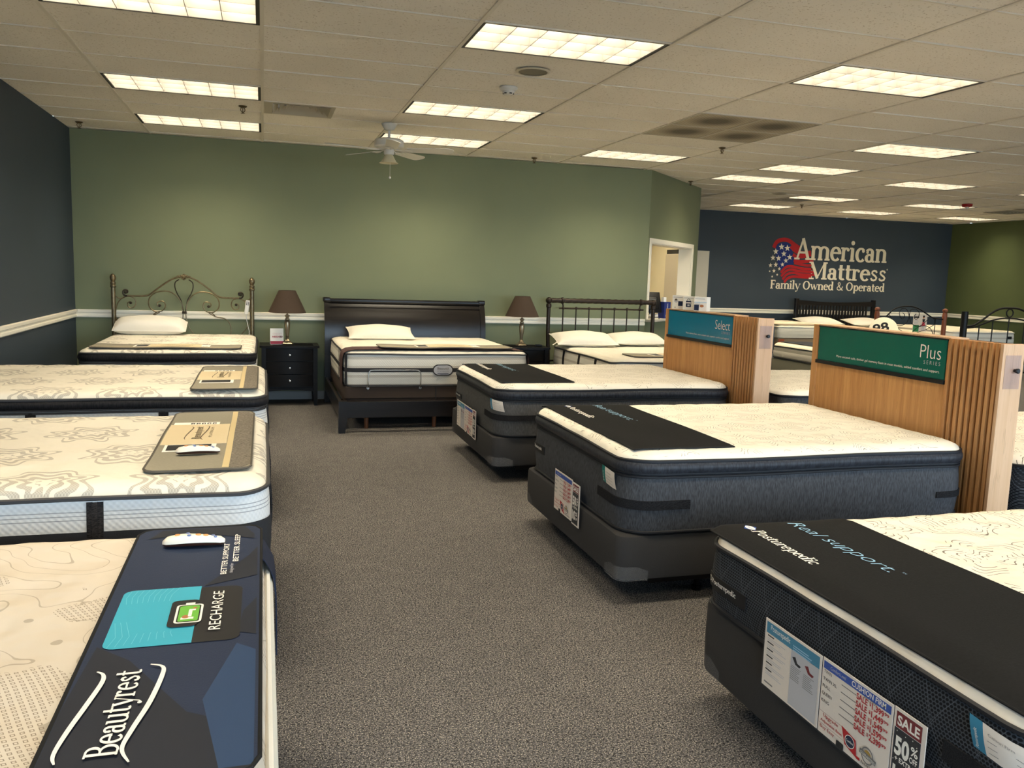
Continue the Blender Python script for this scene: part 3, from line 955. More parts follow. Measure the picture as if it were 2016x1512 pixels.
# ---- black felt foot pads lying on the right row
FELT = plain('black_felt', (31, 31, 31), 0.95, 0, 0.1, bump=(260, 0.001), vary=0.12)
BIND = plain('black_binding', (14, 14, 14), 0.8)
def sheet(mb, x0, x1, y0, y1, R, th, zf, nx=14, ny=20, mi=0):
    hx, hy, cx, cy = (x1-x0)/2, (y1-y0)/2, (x0+x1)/2, (y0+y1)/2
    xs = [-hx+2*hx*i/nx for i in range(nx+1)]; ys = [-hy+2*hy*i/ny for i in range(ny+1)]
    P = [[squircle(x, y, hx, hy, R)[:2] if R else (x, y) for y in ys] for x in xs]
    top = [(a+cx, c+cy, zf(a+cx, c+cy)+th) for row in P for a, c in row]
    bot = [(a, c, z-th) for a, c, z in top]
    m = ny+1; n = len(top)
    fs = [(i*m+j, (i+1)*m+j, (i+1)*m+j+1, i*m+j+1) for i in range(nx) for j in range(ny)]
    fs += [tuple(q+n for q in f)[::-1] for f in fs]
    rim = [i*m for i in range(nx+1)]+[nx*m+j for j in range(1, m)]+[i*m+ny for i in range(nx-1, -1, -1)]+[j for j in range(ny-1, 0, -1)]
    fs += [(rim[k], rim[(k+1) % len(rim)], rim[(k+1) % len(rim)]+n, rim[k]+n) for k in range(len(rim))]
    mb.add(top+bot, fs, mi)
    return [top[k] for k in rim]
def surf(t, L, W, zp, crown, R=0.15, roll=0.10, lift=0.003, wave=0.0):
    """height of a mattress top in its own frame, for things lying on it"""
    def f(x, y):
        e = min(L/2-abs(x), W/2-abs(y))
        k = min(max(e, 0)/roll, 1.0)
        return zp+(crown-zp)*math.sqrt(max(0, 1-(1-k)**2))+lift+wave*math.sin(x*9+y*5)
    return f
def felt_pad(label, t, L, W, base, zp, crown, x0, x1, y0, y1, yc, foot, px, P_y, rx, R_y):
    """x measured from the foot, y world; lettering runs towards the camera"""
    cx, cy = foot+L/2, yc
    o = thing('felt_pad', label, 'foot pad', (cx, cy, base), 0, 'black felt foot pads')
    zf0 = surf(t, L, W, zp-base, crown-base, wave=0.002)
    zf = lambda a, c: max(zf0(a, c), crown-base-0.02)
    m = MB(); rim = sheet(m, x0-cx, x1-cx, y0-cy, y1-cy, 0, 0.004, zf)
    m.build('pad', FELT, o, 40)
    MB().tube([(a, c, z-0.002) for a, c, z in rim], 0.004, 6, True).build('edge_binding', BIND, o)
    def mp(u, v, d):       # u runs towards -y, v towards +x
        x, y = v-cx, -u-cy
        return (x, y, zf(x, y)+0.004+d)
    q = Print()
    for nm in (1,):
        a0, a1 = -P_y[0], -P_y[1]
        q.text('Posturepedic', a0, px, 0.046, WHITE, fit=a1-a0, font='serif', shear=0.12)
        cu, cv = a0-0.032, px+0.018
        q.poly([(cu-0.034, cv), (cu, cv+0.026), (cu+0.034, cv), (cu, cv-0.026)], BLUEP)
        q.ell(cu, cv, 0.026, 0.015, WHITE); q.text('Sealy', cu, cv-0.006, 0.012, BLUEP, fit=0.034, align='C', font='sans')
        a0, a1 = -R_y[0], -R_y[1]
        q.text('Real support.', a0, rx, 0.058, SKYP, fit=a1-a0, shear=0.25, bold=-0.012)
        q.text('TM', a1+0.012, rx+0.04, 0.009, SKYP)
    q.build('lettering', mp, o, 0.0012)
    return o
_p = lambda L, W: (L, W)
felt_pad('black felt pad across the foot of the mattress in the right foreground', P1, P1L, P1W, 0.415, 0.650, 0.702, 1.595, 2.165, 1.23, 2.70, 1.98, 1.585, 1.69, (2.585, 2.23), 1.885, (2.65, 2.11))
felt_pad('black felt pad across the foot of the mattress with the green sign', P2, P2L, P2W, 0.365, 0.728, 0.772, 1.735, 2.29, 3.70, 5.12, 4.38, 1.675, 1.845, (4.955, 4.575), 2.045, (5.03, 4.46))
felt_pad('black felt pad across the foot of the mattress with the blue sign', P3, P3L, P3W, 0.365, 0.725, 0.770, 1.765, 2.36, 6.20, 7.57, 6.84, 1.705, 1.87, (7.42, 7.04), 2.06, (7.50, 6.92))

# ---- paper signs hooked on the foot faces (u towards -y, v up)
ACRYL = clear('clear_acrylic', (0.92, 0.92, 0.92), 0.02, 0.06)
def foot_sign(name, label, x, y0, y1, z0, z1, fill, group='paper signs on the mattress feet'):
    """y0 > y1: left and right edge as seen from the aisle"""
    w, h = y0-y1, z1-z0
    o = thing(name, label, 'sign', (x, y0, z0), 0, group)
    MB().box(-0.0022, 0.0, -w, 0, 0, h).build('card', PAPER, o, 0)
    MB().box(-0.0052, -0.0044, -w-0.002, 0.002, -0.002, h+0.002).build('clear_sleeve', ACRYL, o, 0)
    q = Print(); fill(q, w, h)
    q.build('print', lambda u, v, d: (-0.0022-d, -u, v), o, 0.0002, 0.00006)
    return o
def info_sheet(q, w, h):
    q.rect(0.008, h*0.80, w-0.008, h*0.965, TEALP)
    q.text('Posturepedic', 0.03, h*0.865, 0.017, WHITE, fit=w*0.36)
    q.lines(w*0.52, w*0.86, h*0.865, 0.007, 3, 0.003, SKYP)
    for k in range(6):
        v = h*0.76-k*h*0.10
        q.rect(0.016, v, 0.05, v+0.004, BLACKP); q.lines(0.016, w*0.42, v-0.008, 0.006, 2, 0.002, LGREYP, 0.4)
    q.rect(0.014, 0.014, 0.06, 0.019, GREYP)
    q.rect(w*0.50, 0.006, w-0.008, h*0.80, LGREYP)
    for cu, m in ((w*0.60, BLACKP), (w*0.82, DREDP)):
        q.poly([(cu-0.022, h*0.71), (cu-0.006, h*0.735), (cu+0.004, h*0.665), (cu+0.024, h*0.655), (cu+0.016, h*0.62), (cu-0.004, h*0.63)], m)
        q.rect(cu-0.024, h*0.585, cu+0.024, h*0.593, GREYP)
        q.lines(cu-0.026, cu+0.024, h*0.56, 0.006, 7, 0.002, GREYP, 0.3)
def price_sheet(comfort, model, prices, header=True):
    def f(q, w, h):
        q.rect(0.005, h*0.865, w-0.006, h*0.965, BLUEP)
        q.text('Comfort Level', 0.035, h*0.895, 0.010, LGREYP, fit=w*0.23)
        if comfort: q.text(comfort, w*0.44, h*0.888, 0.015, WHITE, fit=w*0.47, bold=0.012)
        if model: q.text(model, w*0.62, h*0.835, 0.008, BLACKP, fit=w*0.18)
        for k, (s, p) in enumerate(zip(('TWIN', 'TWIN XL', 'FULL', 'QUEEN', 'KING'), prices)):
            v = h*0.775-k*h*0.096
            q.text(s, 0.008, v+h*0.035, 0.0095, BLACKP, fit=0.0085*len(s))
            q.rect(w*0.30, v+0.006, w*0.52, v+0.0085, GREYP)
            if p:
                q.text('SALE', w*0.52, v, 0.0165, REDP, fit=w*0.155, bold=0.03)
                q.text('$', w*0.70, v+0.006, 0.009, REDP, bold=0.03)
                q.text(p, w*0.735, v, 0.0165, REDP, fit=w*0.16, bold=0.03)
                q.text('99', w*0.90, v+0.008, 0.008, REDP, fit=w*0.06, bold=0.02)
        q.rect(0.003, h*0.295, w*0.42, h*0.298, DREDP)
        q.text('Upgrade', 0.022, h*0.245, 0.009, REDP, fit=w*0.23, bold=0.01)
        q.text('to an', 0.042, h*0.215, 0.006, DREDP)
        q.text('Adjustable Base', 0.012, h*0.17, 0.008, REDP, fit=w*0.33, bold=0.01)
        q.rect(0.005, h*0.135, w*0.40, h*0.138, DREDP)
        q.text('Buy Easy', 0.012, h*0.08, 0.010, REDP, fit=w*0.22)
        q.poly([(w*0.36, h*0.31), (w*0.57, h*0.26), (w*0.60, h*0.05), (w*0.42, h*0.11), (w*0.39, h*0.21)], REDP)
        q.ell(w*0.49, h*0.185, 0.020, 0.018, NAVYP); q.ring(w*0.49, h*0.185, 0.020, 0.018, 0.002, WHITE); q.text('Comfort', w*0.49, h*0.17, 0.007, WHITE, fit=0.03, align='C')
        q.rrect(w*0.30, h*0.0, w*0.41, h*0.085, 0.004, BLACKP)
        q.ring(w*0.74, h*0.185, 0.024, 0.024, 0.004, GREYP); q.ell(w*0.74, h*0.20, 0.013, 0.012, GOLDP)
        q.poly([(w*0.63, h*0.165), (w*0.85, h*0.135), (w*0.86, h*0.195), (w*0.64, h*0.225)], GREYP); q.text('GUARANTEED', w*0.645, h*0.172, 0.007, WHITE, fit=w*0.20, rot=-0.12)
        q.rect(w*0.60, h*0.05, w*0.645, h*0.085, REDP)
        q.text('American Ma', w*0.66, h*0.05, 0.009, BLACKP, fit=w*0.28, font='serif')
    return f
def sale_sheet(q, w, h):
    q.rect(0.008, h*0.78, w-0.014, h*0.965, DREDP); q.text('SALE', 0.013, h*0.815, h*0.11, WHITE, fit=w-0.034, bold=0.03)
    q.rect(0.005, 0.008, w-0.014, h*0.775, NAVYP).rect(0.007, 0.010, w-0.016, h*0.77, BLACKP)
    for u, v in ((0.15, .74), (.45, .73), (.7, .745), (.85, .70), (.1, .40), (.9, .42)): q.star(w*u*0.9, h*v, 0.0022, WHITE)
    q.text('50', w*0.10, h*0.48, h*0.20, WHITE, fit=w*0.46, bold=0.04)
    q.text('%', w*0.60, h*0.58, h*0.10, WHITE, fit=w*0.22, bold=0.02); q.text('OFF', w*0.58, h*0.49, h*0.065, WHITE, fit=w*0.24, bold=0.02)
    q.text('+ EXTRA', w*0.14, h*0.40, h*0.055, WHITE, fit=w*0.62, bold=0.02)
    q.text('10', w*0.10, h*0.14, h*0.20, WHITE, fit=w*0.42, bold=0.04); q.text('%', w*0.56, h*0.25, h*0.09, WHITE, fit=w*0.22, bold=0.02); q.text('OFF', w*0.56, h*0.15, h*0.06, WHITE, fit=w*0.24, bold=0.02)
PR = ['1,399', '1,449', '1,549', '1,599', '2,399']
SX = 1.556
foot_sign('info_sheet', 'white product sheet with teal banner on the dark mesh mattress foot', SX, 2.253, 1.967, 0.310, 0.534, info_sheet)
foot_sign('price_sheet', 'large price sheet with red sale prices on the dark mesh mattress foot', SX, 1.961, 1.675, 0.310, 0.536, price_sheet('CUSHION FIRM', 'HILLVIEW', PR))
foot_sign('sale_sheet', 'narrow black and red sale sheet on the dark mesh mattress foot', SX, 1.670, 1.560, 0.308, 0.538, sale_sheet)
SX = 1.628
foot_sign('price_sheet', 'price sheet with red sale prices on the mattress before the green sign', SX, 4.52, 4.235, 0.262, 0.495, price_sheet('', '', PR))
foot_sign('sale_sheet', 'narrow black and red sale sheet on the mattress before the green sign', SX, 4.228, 4.118, 0.254, 0.488, sale_sheet)
SX = 1.664
foot_sign('info_sheet', 'small white product sheet with teal banner on the mattress before the blue sign', SX, 7.28, 6.985, 0.255, 0.482, info_sheet)
foot_sign('price_sheet', 'small price sheet with red prices on the mattress before the blue sign', SX, 6.98, 6.70, 0.25, 0.482, price_sheet('', '', PR))
foot_sign('sale_sheet', 'narrow dark sale sheet on the mattress before the blue sign', SX, 6.695, 6.59, 0.246, 0.486, sale_sheet)
# cloth swing tags sewn under the piping
def swing_tag(t, L, W, s0, s1, z0, z1, colour, word, split=0.33):
    o = MB(); n = 6; rings = []
    for k in range(n+1):
        v = k/n; d = 0.016+0.005*math.sin(v*2.6)
        row = []
        for j in range(5):
            x, y, nx, ny = rr_at(L/2, W/2, R15, s0+(s1-s0)*j/4+0.018*(1-v))
            row.append((x+nx*d, y+ny*d, z0+(z1-z0)*v-0.01*j/4))
        rings.append(row)
    o.loft(rings, False, mi=0)
    for i in range(len(o.m)): o.m[i] = 1 if (i % 4) < 1 else 0
    p = o.build('swing_tag', [PAPER, colour], t, 60)
    q = Print(); w = s1-s0
    q.text(word, 0.14*w, 0.10*(z1-z0), 0.010, WHITE, fit=(z1-z0)*0.6, rot=PI/2)
    q.text('Cushion Firm' if word != 'Plus' else 'Comfort', w*0.36, (z1-z0)*0.72, 0.006, GREYP, fit=w*0.42)
    for k in range(3): q.rect(w*0.34, (z1-z0)*(0.55-0.18*k), w*0.88, (z1-z0)*(0.55-0.18*k)+0.0012, GREYP)
    def mp(u, v, d):
        vv = v/(z1-z0); x, y, nx, ny = rr_at(L/2, W/2, R15, s0+u+0.018*(1-vv)); e = 0.016+0.005*math.sin(vv*2.6)+0.0015+d
        return (x+nx*e, y+ny*e, z0+v-0.01*u/w)
    q.build('print', mp, p)
    return p
swing_tag(P1, P1L, P1W, corner_s(P1W, 1.455-1.22), corner_s(P1W, 1.455-1.22)+0.15, 0.560-0.415, 0.632-0.415, TEALP, 'Posturepedic', 0.3)
swing_tag(P2, P2L, P2W, corner_s(P2W, 0.28), corner_s(P2W, 0.13), 0.578-0.365, 0.660-0.365, plain('green_tag', (0, 120, 110), 0.5), 'Plus')
swing_tag(P3, P3L, P3W, corner_s(P3W, 0.16), corner_s(P3W, 0.02), 0.570-0.365, 0.650-0.365, TEALP, 'Select')

# ---------------------------------------------------------------- left row, heads on the blue wall
NAVYSIDE = heather('dark_navy_border', (28, 30, 38), (46, 50, 60))
def near_straps(L, W, R, xs): return [W/2-R+R*PI/2+(x-R) for x in xs]
def foot_straps(L, W, R, ys): return [W/2-R+R*PI+(L-2*R)+(y-R) for y in ys]      # y from the near edge, on the +x face
L1 = mattress('mattress', 'cream knit mattress with navy foot cover in the left foreground', (-0.998, 2.00, 0.40), 2.00, 1.52, 0.715-0.40, 0.778-0.40, 0.13, DIAM, NAVYSIDE, PIPE_D,
              gus=0.660-0.40, gmat=CREAM_SIDE, upipe=LWHITE, seed=11, wav=0.006)
L2 = mattress('mattress', 'cream damask mattress with white ribbed sides, middle one on the left', (-0.995, 3.965, 0.43), 2.01, 1.53, 0.768-0.43, 0.818-0.43, 0.13, DAMASK, WSIDE, PIPE_G,
              straps=near_straps(2.01, 1.53, 0.13, (0.16, 0.71, 1.422))+foot_straps(2.01, 1.53, 0.13, (0.4, 1.1)), strapm=STRAPM, lowband=(0.02, 0.222), seed=12)
L3 = mattress('mattress', 'cream damask pillow top mattress with black band, left row nearest the ornate metal bed', (-0.995, 6.125, 0.40), 2.01, 1.53, 0.80-0.40, 0.842-0.40, 0.13, DAMASK, WSIDE, PIPE_G,
              gus=0.735-0.40, gmat=BLKGUS, straps=near_straps(2.01, 1.53, 0.13, (0.16, 0.71, 1.422))+foot_straps(2.01, 1.53, 0.13, (0.3, 1.1)), strapm=STRAPM, lowband=(0.02, 0.16), seed=13)
for cy, top, w in ((2.00, 0.398, 'under the mattress with the navy foot cover'), (3.965, 0.428, 'under the middle left mattress'), (6.125, 0.398, 'under the left mattress nearest the ornate metal bed')):
    box_spring('box spring ' + w, (-1.01, cy, BX), 2.02, 1.51, top-BX, WHITEBASE if cy > 3 else CHAR, guards=False)
    bed_frame('steel bed frame ' + w, (-1.01, cy, 0), 1.78, 1.40, BX-0.002)

# ---- printed foot covers
def beauty_logo(q, u, v, L, h, m, w=0.004):
    q.text('Beautyrest', u, v, h, m, fit=L, font='serif')
    q.line(
           [tuple(p)[:2] for p in smoothpath([(u+L*a, v+h*b, 0) for a, b in ((1.02, 1.62), (0.97, 1.36), (0.86, 1.30), (0.6, 1.52), (0.3, 1.80), (0.08, 1.92), (-0.02, 1.78))])], w, m, True)
    q.line([tuple(p)[:2] for p in smoothpath([(u+L*a, v+h*b, 0) for a, b in ((1.06, -0.25), (1.01, -0.72), (0.88, -0.78), (0.55, -0.58), (0.25, -0.24), (0.06, -0.10), (-0.08, -0.42))])], w, m, True)
NAVYC = plain('navy_foot_cover', (26, 40, 66), 0.6, 0, 0.3, bump=(300, 0.0006))
NAVYD = plain('deep_navy_facets', (17, 24, 38), 0.6)
NAVYL = plain('blue_facets', (30, 58, 92), 0.6)
TURQ = plain('turquoise_panel', (52, 164, 188), 0.5)
TURQL = plain('pale_turquoise_lines', (126, 200, 212), 0.5)
LIME = plain('lime_green_print', (104, 176, 60), 0.5)
TAN = plain('tan_print', (176, 112, 70), 0.5)
def navy_cover():
    cx, cy = -0.1875, 2.03
    o = thing('foot_cover', 'navy printed foot cover with turquoise panel on the left foreground mattress', 'foot cover', (cx, cy, 0.782))
    hx, hy = 0.1775, 0.69
    zf = lambda a, c: 0.0
    m = MB(); rim = sheet(m, -hx, hx, -hy, hy, 0.05, 0.006, zf, 12, 30); m.build('cover', NAVYC, o, 40)
    MB().tube([(a, c, z-0.002) for a, c, z in rim], 0.0045, 6, True).build('edge_binding', BIND, o)
    mp = lambda u, v, d: (-v-cx*0, u, zf(-v, u)+0.006+d)     # u along +y, v along -x
    def U(Y): return Y-cy
    def V(X): return -(X-cx)
    q = Print()
    q.poly([(U(1.35), V(-0.02)), (U(1.35), V(-0.36)), (U(1.62), V(-0.36)), (U(1.88), V(-0.345)), (U(1.80), V(-0.27)), (U(1.56), V(-0.14)), (U(1.50), V(-0.05))], NAVYD)
    q.poly([(U(1.36), V(-0.075)), (U(1.36), V(-0.02)), (U(1.80), V(-0.02)), (U(1.84), V(-0.06)), (U(1.60), V(-0.115))], NAVYL)
    q.poly([(U(1.88), V(-0.02)), (U(2.10), V(-0.02)), (U(2.02), V(-0.05)), (U(1.90), V(-0.06))], NAVYD)
    q.poly([(U(2.20), V(-0.15)), (U(2.26), V(-0.02)), (U(2.50), V(-0.02)), (U(2.42), V(-0.045)), (U(2.28), V(-0.11))], NAVYD)
    q.poly([(U(2.62), V(-0.33)), (U(2.70), V(-0.30)), (U(2.71), V(-0.06)), (U(2.62), V(-0.03)), (U(2.58), V(-0.03)), (U(2.66), V(-0.20))], NAVYD)
    q.rrect(U(1.86), V(-0.055), U(2.19), V(-0.20), 0.025, BLACKP)
    q.rrect(U(1.86), V(-0.155), U(2.20), V(-0.335), 0.025, TURQ).rect(U(1.86), V(-0.155), U(2.20), V(-0.19), TURQ)
    for k in range(9):
        q.line([(U(1.865+0.004*k), V(-0.325+0.016*k)), (U(1.92), V(-0.315+0.014*k)), (U(2.0), V(-0.328+0.012*k)) if k < 3 else (U(1.93), V(-0.314+0.014*k))], 0.0008, TURQL)
        q.line([(U(2.11), V(-0.32+0.012*k)), (U(2.15), V(-0.325+0.013*k)), (U(2.195), V(-0.318+0.014*k))], 0.0008, TURQL)
    q.rrect(U(1.945), V(-0.150), U(2.105), V(-0.215), 0.016, BLACKP)
    q.rrect(U(1.965), V(-0.142), U(2.075), V(-0.202), 0.010, WHITE).rect(U(2.075), V(-0.162), U(2.086), V(-0.183), WHITE)
    q.rrect(U(1.970), V(-0.147), U(2.070), V(-0.197), 0.007, BLACKP).rrect(U(1.974), V(-0.150), U(2.066), V(-0.194), 0.006, LIME)
    q.rect(U(1.985), V(-0.160), U(1.997), V(-0.188), WHITE).ell(U(2.0), V(-0.178), 0.010, 0.008, TAN).rect(U(2.0), V(-0.165), U(2.04), V(-0.173), WHITE).rect(U(2.035), V(-0.158), U(2.043), V(-0.172), WHITE).ell(U(2.05), V(-0.160), 0.005, 0.005, TAN)
    beauty_logo(q, U(1.43), V(-0.238), 0.315, 0.052, WHITE, 0.010)
    q.text('RECHARGE', U(1.912), V(-0.098), 0.026, WHITE, fit=0.235)
    q.text('BETTER SUPPORT', U(2.268), V(-0.099), 0.015, WHITE, fit=0.26, bold=0.01)
    q.text('designed for', U(2.275), V(-0.083), 0.009, LGREYP, fit=0.075)
    q.text('BETTER SLEEP', U(2.365), V(-0.071), 0.015, WHITE, fit=0.245, bold=0.01)
    q.build('print', mp, o, 0.0008, 0.00012)
    m = MB(); rings = []
    for k in range(7):
        y = 0.40+0.185*k/6
        rings.append([(x, y+0.004*math.sin(5*i), z-0.782) for i, (x, z) in enumerate([(hx-0.02, 0.7835), (hx-0.004, 0.783), (hx+0.010, 0.768), (hx+0.022, 0.744), (hx+0.036, 0.715), (hx+0.042, 0.66), (hx+0.043, 0.58), (hx+0.043, 0.48)])]
                     )
    for r in rings: r.extend([(a, c, z-0.0035) if i > 5 else (a-(0.0035 if i < 4 else 0), c, z-0.0035) for i, (a, c, z) in enumerate(r[::-1])])
    m.loft(rings, True, True, True); m.build('strap', plain('navy_strap', (22, 32, 54), 0.7, bump=(300, 0.0006)), o)
    return o
navy_cover()

TAUPE = plain('taupe_felt_pad', (146, 140, 124), 0.92, 0, 0.1, bump=(240, 0.0008), vary=0.06)
TAUPEW = woven('woven_taupe_strip', (84, 78, 70), (146, 138, 124))
TBIND = plain('taupe_binding', (88, 82, 72), 0.85)
RIBBON = plain('beige_ribbon', (206, 186, 140), 0.6)
CARDC = plain('cream_pocket_card', (214, 196, 158), 0.6)
INKB = plain('brown_ink', (96, 82, 62), 0.6)
def taupe_pad(label, loc, rz=0.0, hl=0.675, wave=0.003):
    """pad with woven foot strip on its +x side; lettering along +y"""
    o = thing('foot_pad', label, 'foot pad', loc, rz, 'taupe foot pads')
    hx = 0.195
    zf = lambda a, c: wave*math.sin(c*8+1)+wave*0.5*math.sin(a*14)+wave*1.5
    m = MB(); rim = sheet(m, -hx, hx, -hl, hl, 0.05, 0.006, zf, 12, 26); m.build('pad', TAUPE, o, 40)
    MB().tube([(a, c, z-0.002) for a, c, z in rim], 0.005, 6, True).build('edge_binding', TBIND, o)
    def strip(name, x0, x1, h, mat):
        s = MB(); n = 24; rows = []
        for k in range(n+1):
            y = -hl+0.02+(2*hl-0.04)*k/n
            e = 0.025 if (k in (0, n) and x1 > 0.17) else 0
            rows.append([(x0, y, zf(x0, y)+0.006), (x0, y, zf(x0, y)+0.006+h), (x1-e, y, zf(x1-e, y)+0.006+h), (x1-e, y, zf(x1-e, y)+0.006)])
        s.loft(rows, True, True, True); s.build(name, mat, o, 0)
    strip('woven_strip', 0.112, 0.190, 0.0012, TAUPEW)
    strip('ribbon', 0.088, 0.113, 0.002, RIBBON)
    c = MB(); rows = []
    for k in range(9):
        y = -0.175+0.47*k/8
        rows.append([(x, y, zf(x, y)+0.0068+dz) for dz in (0, 0.002) for x in ((-0.185, -0.05, 0.086) if dz == 0 else (0.086, -0.05, -0.185))])
    c.loft(rows, True, True, True); p = c.build('pocket_card', CARDC, o, 0)
    mp = lambda u, v, d: (-v, u, zf(-v, u)+0.0088+d)
    q = Print(); beauty_logo(q, -0.075, 0.032, 0.30, 0.034, INKB, 0.006); q.text('PLATINUM', -0.05, -0.018, 0.014, INKB, fit=0.24)
    q.build('lettering', mp, p, 0.0006)
    for y0, y1, kind in ((-0.305, -0.17, 0), (0.29, 0.375, 1)):
        c = MB(); x0, x1 = (-0.165, 0.045) if kind == 0 else (-0.175, 0.035)
        rows = [[(x, y, zf(x, y)+0.0062+dz) for x, dz in ((x0, 0), (x1, 0), (x1, 0.001), (x0, 0.001))] for y in (y0, (y0+y1)/2, y1)]
        c.loft(rows, True, True, True); t = c.build('tucked_card', WHITE, o, 0)
        q = Print()
        if kind == 0:
            q.rect(y0+0.02, -x1+0.02, y1-0.01, -x0-0.012, BLACKP); q.ring((y0+y1)/2, -x1+0.06, 0.036, 0.022, 0.004, CREAMP)
            q.rect(y0+0.02, 0.085, y1-0.01, 0.105, WHITE)
            for k in range(3): q.rect(y0+0.03, 0.060+k*0.012, y1-0.04, 0.064+k*0.012, LGREYP)
        else:
            q.rect(y0+0.02, 0.11, y1-0.02, 0.15, REDP)
            for k in range(5): q.rect(y0+0.022, -0.02+k*0.025, y1-0.02, -0.002+k*0.025, BLACKP).rect(y0+0.03, -0.016+k*0.025, y1-0.04, -0.008+k*0.025, WHITE)
        q.build('print', lambda u, v, d: (-v, u, zf(-v, u)+0.0073+d), t, 0.0003, 0.0001)
    return o
pad2 = taupe_pad('taupe foot pad with cream pocket card and remote on the middle left mattress', (-0.245, 4.005, 0.8185))
taupe_pad('taupe foot pad with cream pocket card on the mattress nearest the ornate metal bed', (-0.235, 6.0, 0.8425), hl=0.62)

# ---- hand remotes on the covers
REMW = plain('white_remote_shell', (236, 226, 206), 0.3)
REMB = plain('dark_brown_remote_grip', (58, 34, 26), 0.4)
ORB, BLB = plain('orange_button', (222, 150, 90), 0.4), plain('blue_button', (110, 130, 176), 0.4)
def remote(label, loc, rz):
    o = thing('remote_control', label, 'remote control', loc, rz, 'massage base remotes')
    L = 0.172
    def sec(t):
        w = 0.024*(0.62+0.38*math.sin(PI*min(1, t*1.15)**0.8))*(1 if 0.03 < t < 0.97 else 0.55); hgt = 0.026+0.010*math.sin(PI*(1-t)**1.4)
        return w, hgt
    up, lo = MB(), MB(); ru, rl = [], []
    for k in range(15):
        t = k/14; x = -L/2+L*t; w, h = sec(t); e = 0.5 if k in (0, 14) else 1
        mid = 0.010+0.006*math.sin(PI*t)
        ru.append([(x, w*math.cos(PI*j/8), mid+(h-mid)*e*math.sin(PI*j/8)**0.7) for j in range(9)])
        rl.append([(x, w*0.97*math.cos(PI+PI*j/8), mid-(mid-0.001)*e*abs(math.sin(PI*j/8))**0.8) for j in range(9)])
    up.loft(ru, True, True, True); up.build('shell', REMW, o, 50)
    lo.loft(rl, True, True, True); lo.build('grip', REMB, o, 50)
    for x, y, r, m in ((-0.045, 0, 0.008, ORB), (-0.018, 0.008, 0.006, BLB), (-0.012, -0.008, 0.006, BLB), (0.012, 0, 0.008, ORB), (0.032, 0, 0.008, ORB), (0.052, 0.004, 0.006, BLB), (0.060, -0.005, 0.005, BLB)):
        t = (x+L/2)/L; h = sec(t)[1]
        b = MB(); b.lathe([(r, h-0.003), (r, h+0.0005), (r*0.7, h+0.0012)], x, y, 10); b.build('button', m, o)
    return o
remote('white remote with orange and blue buttons on the navy foot cover', (-0.198, 2.535, 0.7895), math.radians(-4))
remote('white remote lying on the taupe pad of the middle left mattress', (-0.262, 3.625, 0.8305), math.radians(1))

# ---------------------------------------------------------------- pillows
PILW = plain('white_pillow_cotton', (224, 218, 202), 0.85, bump=(30, 0.004))
PILP = plain('white_pillow_with_square_weave', (232, 226, 212), 0.85)
def pillow(label, loc, a, c, h, rz=0.0, rx=0.0, mat=None, p=2.2, tails=(), sharp=0.05):
    """a = half length, c = half depth, h = half thickness"""
    o = thing('pillow', label, 'pillow', loc, rz, 'bed pillows')
    n = 22; top, bot = [], []
    for i in range(n+1):
        for j in range(n+1):
            u, v = -1+2*i/n, -1+2*j/n
            x = a*u*(1-sharp*(1-v*v)*abs(u)**3); y = c*v*(1-sharp*(1-u*u)*abs(v)**3)
            t = h*((1-abs(u)**p)*(1-abs(v)**p))**0.55
            top.append((x, y, t*(1.0+0.05*math.sin(u*7+v*3)))); bot.append((x, y, -t*0.72))
    m = n+1; N = len(top)
    fs = [(i*m+j, (i+1)*m+j, (i+1)*m+j+1, i*m+j+1) for i in range(n) for j in range(n)]
    b = MB(); R = Matrix.Rotation(rx, 4, 'X')
    b.add(top, fs, 0, R); b.add(bot, [f[::-1] for f in fs], 0, R)
    b.build('cushion', mat or PILW, o, 70)
    e = []
    for i in range(n+1): e.append(top[i*m])
    for j in range(1, m): e.append(top[n*m+j])
    for i in range(n-1, -1, -1): e.append(top[i*m+n])
    for j in range(n-1, 0, -1): e.append(top[j])
    MB().tube([R @ Vector(q) for q in e], 0.004, 5, True).build('seam', mat or PILW, o)
    for x, y in tails:
        k = MB(); k.loft([[(x, y-0.02, -0.01), (x, y+0.02, -0.01)], [(x+math.copysign(0.05, x), y-0.03, -h*0.45), (x+math.copysign(0.05, x), y+0.02, -h*0.45)], [(x+math.copysign(0.09, x), y-0.05, -h*0.68), (x+math.copysign(0.09, x), y, -h*0.68)]], False)
        k.build('tie', mat or PILW, o)
    return o

